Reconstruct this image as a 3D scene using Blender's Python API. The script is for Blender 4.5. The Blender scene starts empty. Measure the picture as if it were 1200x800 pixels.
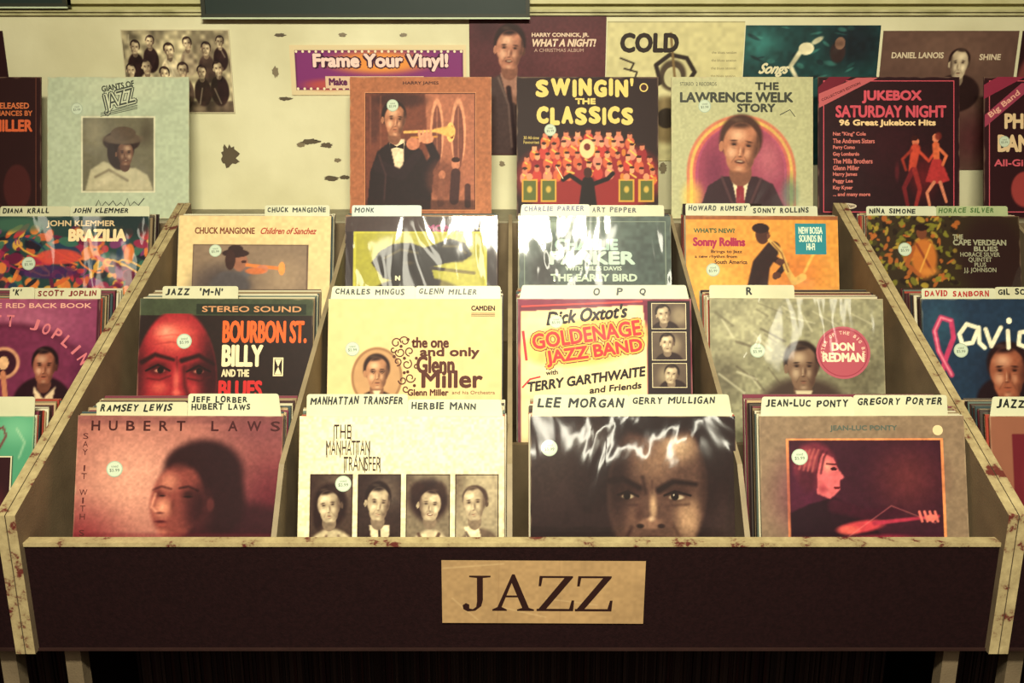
import bpy, numpy as np, math, random
from mathutils import Matrix, Vector
random.seed(7); rng=np.random.RandomState(5)
sc=bpy.context.scene
try:
    sc.view_settings.view_transform='Standard'
except Exception: pass

# ------------------------------------------------------------ helpers
def lin(c):
    c=np.asarray(c,dtype=float)/255.0
    return np.where(c<=0.04045,c/12.92,((c+0.055)/1.055)**2.4)
def mix(a,b,t): return tuple(a[i]*(1-t)+b[i]*t for i in range(3))
def aged(c):
    """old print: slightly desaturated and yellowed ink"""
    c=np.asarray(c,float); g=(c@np.array([.3,.59,.11]))[...,None]
    c=c*.90+g*.10
    return np.clip(c*np.array([1.0,.985,.92])+np.array([6,1,1.]),0,255)

def vnoise(n,s,seed):
    r=np.random.RandomState(seed).rand(s+2,s+2)
    t=np.linspace(0,s,n,endpoint=False); i=t.astype(int); f=t-i; f=f*f*(3-2*f)
    a=r[np.ix_(i,i)];b=r[np.ix_(i,i+1)];c=r[np.ix_(i+1,i)];d=r[np.ix_(i+1,i+1)]
    fx=f[None,:];fy=f[:,None]
    return (a*(1-fx)+b*fx)*(1-fy)+(c*(1-fx)+d*fx)*fy

class Geo:
    def __init__(s): s.V=[];s.C=[];s.L=[];s.T=[];s.M=[];s.n=0
    def add(s,verts,faces,col,mi=0):
        v=np.asarray(verts,dtype=float).reshape(-1,3); n=len(v)
        c=np.asarray(col,dtype=float)
        if c.ndim==1: c=np.tile(c,(n,1))
        s.V.append(v);s.C.append(c)
        if isinstance(faces,np.ndarray):
            s.L.append((faces+s.n).ravel()); s.T.append(np.full(len(faces),faces.shape[1])); m=len(faces)
        else:
            m=len(faces)
            s.L.append(np.array([i+s.n for f in faces for i in f])); s.T.append(np.array([len(f) for f in faces]))
        s.M.append(np.full(m,mi)); s.n+=n
    def build(s,name,mats,M=None):
        V=np.concatenate(s.V);C=np.concatenate(s.C);L=np.concatenate(s.L).astype(np.int32);T=np.concatenate(s.T).astype(np.int32);MI=np.concatenate(s.M).astype(np.int32)
        me=bpy.data.meshes.new(name)
        me.vertices.add(len(V)); me.vertices.foreach_set('co',V.ravel())
        me.loops.add(len(L)); me.loops.foreach_set('vertex_index',L)
        me.polygons.add(len(T)); st=np.concatenate([[0],np.cumsum(T)[:-1]]).astype(np.int32)
        me.polygons.foreach_set('loop_start',st)
        me.polygons.foreach_set('material_index',MI)
        me.update(calc_edges=True)
        at=me.color_attributes.new('Col','FLOAT_COLOR','POINT')
        cc=np.ones((len(V),4)); cc[:,:3]=lin(C); at.data.foreach_set('color',cc.ravel())
        for m in (mats if isinstance(mats,(list,tuple)) else [mats]): me.materials.append(m)
        me.validate()
        o=bpy.data.objects.new(name,me); sc.collection.objects.link(o)
        if M is not None: o.matrix_world=M
        return o

def quad(g,p,col,mi=0): g.add(p,[(0,1,2,3)],col,mi)
def box(g,x0,x1,y0,y1,z0,z1,col,top=None,front=None,mi=0,tmi=None,fmi=None):
    top=top or col; front=front or col; tmi=mi if tmi is None else tmi; fmi=mi if fmi is None else fmi
    quad(g,[(x0,y0,z0),(x1,y0,z0),(x1,y0,z1),(x0,y0,z1)],front,fmi)
    quad(g,[(x1,y1,z0),(x0,y1,z0),(x0,y1,z1),(x1,y1,z1)],col,mi)
    quad(g,[(x0,y0,z1),(x1,y0,z1),(x1,y1,z1),(x0,y1,z1)],top,tmi)
    quad(g,[(x0,y1,z0),(x1,y1,z0),(x1,y0,z0),(x0,y0,z0)],col,mi)
    quad(g,[(x0,y1,z0),(x0,y0,z0),(x0,y0,z1),(x0,y1,z1)],col,mi)
    quad(g,[(x1,y0,z0),(x1,y1,z0),(x1,y1,z1),(x1,y0,z1)],col,mi)
def prism(g,pts,x0,x1,side,edge,mi=0,emi=1):
    n=len(pts)
    g.add([(x0,y,z) for y,z in pts],[tuple(range(n))],side,mi)
    g.add([(x1,y,z) for y,z in pts],[tuple(range(n))[::-1]],side,mi)
    for i in range(n):
        a=pts[i];b=pts[(i+1)%n]
        quad(g,[(x0,a[0],a[1]),(x1,a[0],a[1]),(x1,b[0],b[1]),(x0,b[0],b[1])],edge,emi)

# ------------------------------------------------------------ materials
def newmat(name):
    m=bpy.data.materials.new(name); m.use_nodes=True
    nt=m.node_tree; return m,nt,nt.nodes['Principled BSDF']
def attr_mat(name,rough=.5,spec=.4,coat=0,coatr=.1,bump=0,bscale=8,dirt=0,dscale=12,stretch=(1,1,1),bd=.004):
    m,nt,b=newmat(name); N=nt.nodes; K=nt.links
    a=N.new('ShaderNodeAttribute'); a.attribute_name='Col'
    tc=N.new('ShaderNodeTexCoord'); oi=N.new('ShaderNodeObjectInfo'); ad=N.new('ShaderNodeVectorMath'); ad.operation='ADD'
    sc3=N.new('ShaderNodeVectorMath'); sc3.operation='SCALE'; sc3.inputs['Scale'].default_value=7.3
    K.new(oi.outputs['Location'],sc3.inputs[0]); K.new(tc.outputs['Object'],ad.inputs[0]); K.new(sc3.outputs[0],ad.inputs[1])
    mp=N.new('ShaderNodeMapping'); mp.inputs['Scale'].default_value=stretch; mp.inputs['Rotation'].default_value=(0,.5,0) if stretch!=(1,1,1) else (0,0,0)
    K.new(ad.outputs[0],mp.inputs['Vector'])
    out=a.outputs['Color']
    if dirt>0:
        nz=N.new('ShaderNodeTexNoise'); nz.inputs['Scale'].default_value=dscale; nz.inputs['Detail'].default_value=6
        K.new(mp.outputs[0],nz.inputs['Vector'])
        mr=N.new('ShaderNodeMapRange'); mr.inputs[1].default_value=.3; mr.inputs[2].default_value=.7; mr.inputs[3].default_value=1-dirt; mr.inputs[4].default_value=1+dirt*.4
        K.new(nz.outputs['Fac'],mr.inputs[0])
        mx=N.new('ShaderNodeVectorMath'); mx.operation='SCALE'; K.new(out,mx.inputs[0]); K.new(mr.outputs[0],mx.inputs['Scale']); out=mx.outputs[0]
    K.new(out,b.inputs['Base Color'])
    b.inputs['Roughness'].default_value=rough; b.inputs['Specular IOR Level'].default_value=spec
    b.inputs['Coat Weight'].default_value=coat; b.inputs['Coat Roughness'].default_value=coatr
    if bump>0:
        n2=N.new('ShaderNodeTexNoise'); n2.inputs['Scale'].default_value=bscale; n2.inputs['Detail'].default_value=2.5; n2.inputs['Distortion'].default_value=.5
        K.new(mp.outputs[0],n2.inputs['Vector'])
        bp=N.new('ShaderNodeBump'); bp.inputs['Strength'].default_value=bump; bp.inputs['Distance'].default_value=bd
        K.new(n2.outputs['Fac'],bp.inputs['Height'])
        K.new(bp.outputs[0],b.inputs['Coat Normal'] if coat>0 else b.inputs['Normal'])
    return m
M_MATTE=attr_mat('printed_cardboard',.55,.2,dirt=.04,dscale=40)
M_GLOSS=attr_mat('glossy_sleeve',.5,.2,coat=.3,coatr=.14,dirt=.04,dscale=35,bump=.6,bscale=7)
M_WRAP=attr_mat('shrink_wrapped_sleeve',.45,.2,coat=1,coatr=.055,bump=1,bscale=10,stretch=(1,1,.4),bd=.0055)
M_CARD=attr_mat('divider_plastic',.4,.4,dirt=.10,dscale=20)
M_BOARD=attr_mat('bin_laminate',.6,.3,dirt=.25,dscale=18,bump=.15,bscale=300)
def edge_material():
    m,nt,b=newmat('worn_cream_edge'); N=nt.nodes;K=nt.links
    tc=N.new('ShaderNodeTexCoord'); nz=N.new('ShaderNodeTexNoise'); nz.inputs['Scale'].default_value=30; nz.inputs['Detail'].default_value=8; nz.inputs['Roughness'].default_value=.7
    K.new(tc.outputs['Object'],nz.inputs['Vector'])
    r=N.new('ShaderNodeValToRGB'); e=r.color_ramp.elements
    e[0].position=.38;e[0].color=(*lin((96,38,30)),1); e[1].position=.44;e[1].color=(*lin((158,140,100)),1)
    x=e.new(.7); x.color=(*lin((194,176,128)),1)
    K.new(nz.outputs['Fac'],r.inputs[0]); K.new(r.outputs[0],b.inputs['Base Color']); b.inputs['Roughness'].default_value=.6
    return m
M_WORN=edge_material()
def noise_mat(name,c1,c2,scale,rough=.7,bump=0,bscale=200,spec=.3,p0=.35,p1=.65):
    m,nt,b=newmat(name); N=nt.nodes;K=nt.links
    tc=N.new('ShaderNodeTexCoord'); nz=N.new('ShaderNodeTexNoise'); nz.inputs['Scale'].default_value=scale; nz.inputs['Detail'].default_value=7
    K.new(tc.outputs['Object'],nz.inputs['Vector'])
    r=N.new('ShaderNodeValToRGB'); e=r.color_ramp.elements
    e[0].position=p0;e[0].color=(*lin(c1),1);e[1].position=p1;e[1].color=(*lin(c2),1)
    K.new(nz.outputs['Fac'],r.inputs[0]); K.new(r.outputs[0],b.inputs['Base Color'])
    b.inputs['Roughness'].default_value=rough; b.inputs['Specular IOR Level'].default_value=spec
    if bump:
        n2=N.new('ShaderNodeTexNoise'); n2.inputs['Scale'].default_value=bscale; K.new(tc.outputs['Object'],n2.inputs['Vector'])
        bp=N.new('ShaderNodeBump'); bp.inputs['Strength'].default_value=bump; bp.inputs['Distance'].default_value=.002
        K.new(n2.outputs['Fac'],bp.inputs['Height']); K.new(bp.outputs[0],b.inputs['Normal'])
    return m
M_WALL=noise_mat('painted_board',(208,202,162),(226,221,182),5,.5,.1,120)
M_UPPER=noise_mat('upper_wall_paint',(172,168,116),(188,184,132),4,.6)
M_FLOOR=noise_mat('dark_carpet',(30,14,13),(46,24,20),60,.95,.4,300)
M_CEIL=noise_mat('ceiling_tile',(150,140,118),(170,160,136),30,.9)
M_PANEL=noise_mat('front_panel_vinyl',(25,11,12),(32,15,16),220,.7,.3,420,spec=.1)

# ------------------------------------------------------------ text geometry
_tc={}
def text_geo(s):
    if s in _tc: return _tc[s]
    cu=bpy.data.curves.new('t','FONT'); cu.body=s; cu.resolution_u=3; cu.align_x='CENTER'; cu.space_line=.85
    o=bpy.data.objects.new('t',cu); sc.collection.objects.link(o)
    bpy.context.view_layer.update()
    me=bpy.data.meshes.new_from_object(o.evaluated_get(bpy.context.evaluated_depsgraph_get()))
    v=np.zeros(len(me.vertices)*3); me.vertices.foreach_get('co',v); v=v.reshape(-1,3)[:,:2].copy()
    f=[tuple(p.vertices) for p in me.polygons]
    bpy.data.objects.remove(o); bpy.data.meshes.remove(me); bpy.data.curves.remove(cu)
    mn=v.min(0);mx=v.max(0); v=(v-mn)/(mx-mn)
    _tc[s]=(v,f); return v,f
def bold_offsets(r):
    if r<=0: return [(0,0)]
    n=8
    return [(0,0)]+[(r*math.cos(2*math.pi*i/n),r*math.sin(2*math.pi*i/n)) for i in range(n)]

# ------------------------------------------------------------ artwork painter (sheet coordinates, y down)
DK=(28,12,12)
class Art:
    def __init__(s,x0,y0,W,H,base,N=150):
        s.x0,s.y0,s.W,s.H=x0,y0,W,H; s.nx=N; s.ny=max(8,int(N*H/W))
        s.X,s.Y=np.meshgrid(np.linspace(x0,x0+W,s.nx+1),y0+H*(1-np.linspace(0,1,s.ny+1)))
        s.C=np.zeros(s.X.shape+(3,)); s.C[:]=base; s.base=base; s.items=[]; s.k=0; s.clip=None
    def _ap(s,m,col,alpha):
        if s.clip is not None: m=m*s.clip
        m=(m*alpha)[...,None]; s.C=s.C*(1-m)+np.array(col,float)*m
    def emask(s,cx,cy,rx,ry,soft=.15,rot=0):
        t=math.radians(rot); dx=s.X-cx;dy=s.Y-cy
        u=(dx*math.cos(t)+dy*math.sin(t))/rx; v=(-dx*math.sin(t)+dy*math.cos(t))/ry
        m=np.clip((1-np.sqrt(u*u+v*v))/soft+ (0.5 if soft<.5 else 0),0,1); return m*m*(3-2*m)
    def ell(s,cx,cy,rx,ry,col,alpha=1,soft=.15,rot=0):
        s._ap(s.emask(cx,cy,rx,ry,soft,rot),col,alpha); return s
    def blur(s,m,k):
        for _ in range(k):
            p=np.pad(m,1,mode='edge'); m=(p[:-2,1:-1]+p[2:,1:-1]+p[1:-1,:-2]+p[1:-1,2:]+2*m)/6
        return m
    def poly(s,pts,col,alpha=1,k=1):
        m=np.zeros(s.X.shape,bool); n=len(pts)
        for i in range(n):
            x1,y1=pts[i];x2,y2=pts[(i+1)%n]
            if y1==y2: continue
            m^=((y1>s.Y)!=(y2>s.Y))&(s.X<(x2-x1)*(s.Y-y1)/(y2-y1)+x1)
        s._ap(s.blur(m.astype(float),k),col,alpha); return s
    def rect(s,x0,y0,x1,y1,col,alpha=1,k=0):
        m=((s.X>=x0)&(s.X<=x1)&(s.Y>=y0)&(s.Y<=y1)).astype(float)
        if k: m=s.blur(m,k)
        s._ap(m,col,alpha); return s
    def stroke(s,pts,w,col,alpha=1,soft=1.0,w2=None):
        w2=w if w2 is None else w2; best=np.full(s.X.shape,1e9); n=len(pts)-1
        for i in range(n):
            (x1,y1),(x2,y2)=pts[i],pts[i+1]; dx=x2-x1;dy=y2-y1; L=dx*dx+dy*dy+1e-9
            t=np.clip(((s.X-x1)*dx+(s.Y-y1)*dy)/L,0,1)
            ww=w+(w2-w)*(i+t)/n
            best=np.minimum(best,np.hypot(s.X-x1-t*dx,s.Y-y1-t*dy)-ww/2)
        s._ap(np.clip(.5-best/soft,0,1),col,alpha); return s
    def grain(s,amp,scale,seed=1):
        n=vnoise(max(s.C.shape[:2]),scale,seed)[:s.C.shape[0],:s.C.shape[1],None]; s.C=np.clip(s.C*(1+amp*(n-.5)*2),0,255); return s
    def wear(s,seed=1,amt=.4):
        n=vnoise(max(s.C.shape[:2]),22,seed)[:s.C.shape[0],:s.C.shape[1]]
        d=np.minimum(np.minimum(s.X-s.x0,s.x0+s.W-s.X),np.minimum(s.Y-s.y0,s.y0+s.H-s.Y))
        m=np.clip(1.6*n-.1-d/1.6,0,1); s._ap(m,(188,172,140),amt); return s
    # crisp ink layers
    def _lift(s): s.k+=1; return .00012+.00002*s.k
    def text(s,t,x0,y0,x1,y1,col,bold=0.0,rot=0,shear=0):
        v,f=text_geo(t); l=s._lift(); nl=t.count('\n')+1
        r=bold*1.0*(y1-y0)/nl; x0+=r;x1-=r;y0+=r;y1-=r
        for i,(ox,oy) in enumerate(bold_offsets(r)):
            px=x0+v[:,0]*(x1-x0)+shear*(v[:,1]-.5)*(y1-y0)+ox; py=y1-v[:,1]*(y1-y0)+oy
            if rot:
                cx,cy=(x0+x1)/2,(y0+y1)/2;q=math.radians(-rot);dx=px-cx;dy=py-cy
                px=cx+dx*math.cos(q)-dy*math.sin(q);py=cy+dx*math.sin(q)+dy*math.cos(q)
            s.items.append((px,py,f,col,l+i*1e-6))
        return s
    def spaced(s,t,x0,y0,x1,y1,col,bold=0,gap=.25,bounce=0,vert=False):
        wt=[{'I':.32,"'":.25,' ':.5,'J':.7,'L':.8,'E':.8,'M':1.25,'W':1.5}.get(c,1) for c in t]
        tot=sum(wt)+gap*(len(t)-1); L=(y1-y0) if vert else (x1-x0); u=L/tot; p=0
        for i,(c,w) in enumerate(zip(t,wt)):
            if c!=' ':
                if vert: cx=(x0+x1)/2; ww=(x1-x0)*w/2; hh=L/len(t); s.text(c,cx-ww,y0+i*hh,cx+ww,y0+i*hh+hh*.72,col,bold)
                else:
                    b=bounce*(i%2); h2=(y1-y0)*(.45 if c=="'" else 1); s.text(c,x0+p,y0-b,x0+p+w*u,y0-b+h2,col,bold*(.5 if c=="'" else 1))
            p+=(w+gap)*u
        return s
    def gpoly(s,pts,col):
        p=np.array(pts,float)
        a=0
        for i in range(len(p)): a+=p[i-1][0]*p[i][1]-p[i][0]*p[i-1][1]
        if a>0: p=p[::-1]
        s.items.append((p[:,0],p[:,1],[tuple(range(len(p)))],col,s._lift())); return s
    def grect(s,x0,y0,x1,y1,col): return s.gpoly([(x0,y0),(x1,y0),(x1,y1),(x0,y1)],col)
    def gell(s,cx,cy,rx,ry,col,n=28): return s.gpoly([(cx+rx*math.cos(2*math.pi*i/n),cy+ry*math.sin(2*math.pi*i/n)) for i in range(n)],col)
    def gline(s,pts,w,col):
        p=np.array(pts,float); n=len(p); d=np.gradient(p,axis=0); d/= (np.linalg.norm(d,axis=1)[:,None]+1e-9)
        nn=np.stack([-d[:,1],d[:,0]],1)*w/2; a=p+nn;b=p-nn
        X=np.concatenate([a[:,0],b[:,0]]);Y=np.concatenate([a[:,1],b[:,1]])
        s.items.append((X,Y,[(i,i+1,n+i+1,n+i) for i in range(n-1)],col,s._lift())); return s
    def frame(s,x0,y0,x1,y1,w,col):
        s.grect(x0,y0,x1,y0+w,col);s.grect(x0,y1-w,x1,y1,col);s.grect(x0,y0+w,x0+w,y1-w,col);s.grect(x1-w,y0+w,x1,y1-w,col); return s
    def sticker(s,cx,cy,r=8.5):
        r*=1.06; s.gell(cx,cy,r,r,(160,184,168)); s.gell(cx,cy,r*.88,r*.88,(190,212,196)); s.text('$5.99',cx-r*.6,cy-r*.05,cx+r*.6,cy+r*.4,(70,90,80)); s.text('used',cx-r*.4,cy-r*.5,cx+r*.4,cy-r*.2,(90,110,100)); return s
    def face(s,cx,cy,w,h,skin,hair,side=1,suit=None,shirt=None,hairh=1.0,smile=False,tilt=0,yaw=0):
        """photographic head study; side=+1 puts the shadow on the right; yaw turns features; tilt leans the head"""
        dk=mix(skin,DK,.74); md=mix(skin,DK,.22); hi=mix(skin,(255,244,215),.42); T=math.radians(tilt)
        def P(u,v): x=u*w;y=v*h; return cx+x*math.cos(T)-y*math.sin(T), cy+x*math.sin(T)+y*math.cos(T)
        def E(u,v,ru,rv,c,al=1,so=.2,rot=0):
            x,y=P(u,v); s.ell(x,y,ru*w,rv*h,c,al,so,rot+tilt)
        if suit: s.ell(cx,cy+h*2.3,w*2.4,h*1.1,suit,1,.1); s.ell(cx-side*w*1.0,cy+h*1.9,w*.9,h*.5,mix(suit,(200,180,150),.2),.6,1)
        s.ell(cx,cy+h*.95,w*.55,h*.5,mix(skin,DK,.5))
        if shirt:
            s.poly([(cx-w*.5,cy+h*1.25),(cx+w*.5,cy+h*1.25),(cx,cy+h*2.3)],shirt)
            s.poly([(cx-w*.1,cy+h*1.4),(cx+w*.1,cy+h*1.4),(cx+w*.14,cy+h*2.3),(cx-w*.14,cy+h*2.3)],mix(shirt,DK,.75))
        E(-yaw*.12,-.38,1.04,.80*hairh,hair,1,.2); E(-yaw*.2,-.15,1.0,.5,hair,.8,.35)
        if yaw<=0: E(.92-yaw*.1,.02,.12,.2,dk)
        if yaw>=0: E(-.92-yaw*.1,.02,.12,.2,md)
        m1=s.emask(*P(yaw*.08,-.12),.88*w,.82*h,.16,tilt); m2=s.emask(*P(yaw*.16,.38),.68*w,.60*h,.18,tilt)
        m=np.maximum(m1,m2); old=s.clip; s._ap(m,md,1); s.clip=m if old is None else m*old
        E(-side*.22+yaw*.1,-.46,.66,.40,hi,.85,1); E(-side*.42+yaw*.15,.2,.38,.38,hi,.8,1); E(side*.34+yaw*.15,.2,.26,.3,hi,.45,1); E(yaw*.2,.80,.3,.17,hi,.5,1)
        E(side*.84,.1,.5,1.1,dk,.95,1); E(side*.55,.62,.38,.48,dk,.6,1); E(yaw*.16,1.02,.8,.2,dk,.8,1); E(-side*.98,.3,.22,.9,dk,.5,1)
        f=yaw*.22
        for q in (-1,1):
            e=f+q*(.36-.06*q*yaw)
            E(e,-.13,.28,.15,dk,.85,1); E(e,-.10,.15,.05,(20,10,10),.9,.7); E(e-q*.02,-.06,.07,.015,hi,.3,.8)
            E(e+q*.02,-.25,.28,.05,mix(hair,DK,.4),.85,.8,rot=q*6); E(e,.03,.2,.03,dk,.35,1)
        E(f+side*.13,.12,.11,.26,dk,.6,1); E(f-side*.03,.12,.07,.26,hi,.7,1); E(f,.33,.17,.055,dk,.8,1); E(f-side*.05,.27,.08,.05,hi,.7,1)
        for q in (-1,1): s.stroke([P(f+q*.22,.34),P(f+q*.40,.58)],max(.6,w*.05),dk,.35,1.4)
        if smile: E(f,.53,.34,.10,mix((80,26,26),DK,.5),.9,.6); E(f,.51,.25,.04,mix(hi,(230,220,195),.5),.9,.7); E(f,.65,.24,.05,mix(skin,(120,40,40),.5),.6,1)
        else: E(f,.54,.28,.03,mix((70,22,22),DK,.5),.9,.8); E(f,.60,.24,.055,mix(skin,(130,46,44),.5),.7,1); E(f,.70,.2,.04,dk,.4,1)
        E(side*-.1-yaw*.1,-1.0,.95,.34*hairh,hair,1,.6,rot=-side*8); E(side*.86,-.5,.2,.42,hair,.9,.8); E(-side*.92,-.5,.14,.36,hair,.8,.8)
        s.clip=old
        E(-side*.3,-1.0*hairh**.3,.5,.14,mix(hair,(170,150,120),.3),.7,1)
        return s

def make_sheet(name,a,mat,M,wid=.315,hei=.315,th=.003,edge=None):
    g=Geo(); ny,nx=a.C.shape[:2]
    xs=((a.X-a.x0)/a.W-.5)*wid; zs=(1-(a.Y-a.y0)/a.H)*hei
    v=np.stack([xs,np.zeros_like(xs),zs],-1).reshape(-1,3)
    idx=np.arange(ny*nx).reshape(ny,nx)
    f=np.stack([idx[:-1,:-1],idx[:-1,1:],idx[1:,1:],idx[1:,:-1]],-1).reshape(-1,4)
    g.add(v,f,aged(np.clip(a.C,0,255).reshape(-1,3)))
    e=edge or mix(a.base,(200,190,160),.25); h=wid/2
    quad(g,[(h,th,0),(-h,th,0),(-h,th,hei),(h,th,hei)],e)
    quad(g,[(-h,0,hei),(h,0,hei),(h,th,hei),(-h,th,hei)],e)
    quad(g,[(-h,th,0),(h,th,0),(h,0,0),(-h,0,0)],e)
    quad(g,[(-h,th,0),(-h,0,0),(-h,0,hei),(-h,th,hei)],e)
    quad(g,[(h,0,0),(h,th,0),(h,th,hei),(h,0,hei)],e)
    for px,py,ff,col,l in a.items:
        x=np.clip(((px-a.x0)/a.W-.5)*wid,-h,h); z=np.clip((1-(py-a.y0)/a.H)*hei,0,hei)
        g.add(np.stack([x,np.full_like(x,-l),z],-1),ff,aged(np.array([col]))[0])
    return g.build(name,mat,M)

def lean_M(x,y,z,lean,roll=0,yaw=0):
    return Matrix.Translation((x,y,z))@Matrix.Rotation(math.radians(yaw),4,'Z')@Matrix.Rotation(-math.radians(lean),4,'X')@Matrix.Rotation(math.radians(roll),4,'Y')

LEAN=20
ROW={1:(1.257,.7195),2:(1.561,.837),3:(1.840,.951),4:(2.0875,1.2235)}

# ============================================================ ROOM
def plain(name,x0,x1,y0,y1,z0,z1,mat):
    g=Geo(); box(g,x0,x1,y0,y1,z0,z1,(200,200,200)); return g.build(name,mat)
plain('floor',-3.3,3.3,-5.5,2.4,-.1,0,M_FLOOR)
plain('ceiling',-3.3,3.3,-5.5,2.4,2.75,2.85,M_CEIL)
WB=plain('wall_back',-3.3,3.3,2.27,2.4,0,1.668,M_WALL)
plain('wall_back_upper',-3.3,3.3,2.285,2.4,1.668,2.75,M_UPPER)
M_SIDE=noise_mat('side_wall_paint',(90,60,48),(104,72,58),4,.8)
plain('wall_left',-3.4,-3.3,-5.5,2.4,0,2.75,M_SIDE)
plain('wall_right',3.3,3.4,-5.5,2.4,0,2.75,M_SIDE)
M_TRIM=noise_mat('rail_paint',(160,154,108),(196,190,142),20,.5)
g=Geo(); box(g,-3.3,3.3,2.262,2.285,1.664,1.671,(1,1,1)); box(g,-3.3,3.3,2.256,2.285,1.671,1.676,(1,1,1)); g.build('trim_1',M_TRIM)
g=Geo(); box(g,-3.3,3.3,2.27,2.285,1.69,1.75,(1,1,1)); g.build('trim_2',noise_mat('upper_rail_paint',(186,180,130),(200,194,144),20,.5))

# ============================================================ RECORD BINS
GREY=(124,106,80); CREAM=(190,182,145)
def record_bin(xc):
    g=Geo(); hw=.700; sp=[(1.213,.70),(1.213,.921),(2.055,1.262),(2.055,.70)]
    for s in (-1,1):
        x0,x1=sorted((xc+s*hw,xc+s*(hw+.0135)))
        prism(g,sp,x0,x1,(118,100,76),CREAM,0,1)
    box(g,xc-hw,xc+hw,1.225,1.239,.703,.868,GREY,front=(36,18,18),mi=0,fmi=2)
    box(g,xc-hw,xc+hw,1.2225,1.2415,.868,.874,CREAM,mi=1)
    box(g,xc-hw,xc+hw,1.222,1.2415,.699,.703,(46,26,22),mi=0)
    box(g,xc-hw,xc+hw,1.2415,1.553,.703,.717,GREY)
    box(g,xc-hw,xc+hw,1.541,1.553,.717,.90,GREY)
    box(g,xc-hw,xc+hw,1.553,1.832,.820,.8345,GREY)
    box(g,xc-hw,xc+hw,1.820,1.832,.8345,1.01,GREY)
    box(g,xc-hw,xc+hw,1.832,2.055,.934,.9485,GREY)
    box(g,xc-hw,xc+hw,2.043,2.055,.9485,1.218,GREY)
    for dx in (-.3475,-.0035,.3435):
        prism(g,[(1.2415,.717),(1.2415,.862),(1.32,.955),(2.043,1.238),(2.043,.96),(1.83,.95),(1.553,.836),(1.541,.717)],xc+dx-.004,xc+dx+.004,(118,102,80),(146,130,100),0,0)
    for lx in (-.665,.665):
        for ly in (1.25,2.0):
            box(g,xc+lx-.012,xc+lx+.012,ly,ly+.024,0,.697 if ly<1.5 else .93,(120,104,80))
    box(g,xc-hw,xc+hw,1.42,2.05,.28,.295,(30,16,15)); box(g,xc-hw,xc+hw,1.42,1.432,.295,.40,(30,16,15))
    return g.build('record_bin',[M_BOARD,M_WORN,M_PANEL])
for xc in (0,-1.4285,1.4285): record_bin(xc)
g=Geo(); box(g,-2.2,2.2,2.0565,2.268,1.05,1.222,(150,142,116),top=(150,142,116)); box(g,-2.2,2.2,2.10,2.268,0,1.05,(30,18,16)); g.build('display_ledge',M_BOARD)

# ============================================================ RECORD STACKS + DIVIDER CARDS
PAL=[(190,182,150),(60,35,32),(150,60,45),(205,200,170),(40,22,22),(90,105,95),(130,110,80),(175,150,110),(70,60,55),(110,45,60),(200,190,160),(55,70,72)]
def stack(x,row,t0,n,seed,dt=.0037):
    yb,zb=ROW[row]; r=random.Random(seed); g=Geo()
    for i in range(n):
        t=t0+i*dt; w=.1575-r.random()*.001; dx=r.uniform(-.003,.003); h=.3125+r.uniform(-.003,.003); c=r.choice(PAL)
        e=mix(c,(190,180,150),.3)
        gg=Geo(); box(gg,-w+dx,w+dx,t,t+.003,0,h,c,top=e)
        V=np.concatenate(gg.V); L=math.radians(LEAN)
        y=V[:,1]/math.cos(L)*1.0; z=V[:,2]
        V2=np.stack([V[:,0],y+z*math.sin(L),z*math.cos(L)],1)
        g.add(V2,[tuple(range(k*4,k*4+4)) for k in range(6)],np.concatenate(gg.C))
    return g.build('record_stack',M_MATTE,Matrix.Translation((x,yb,zb)))
CW={'I':.22,"'":.14,' ':.45,'J':.55,'L':.6,'E':.6,'F':.58,'M':.95,'W':1.05,'-':.35,'Q':.85,'O':.8,'S':.6}
hand=random.Random(77)
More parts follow.
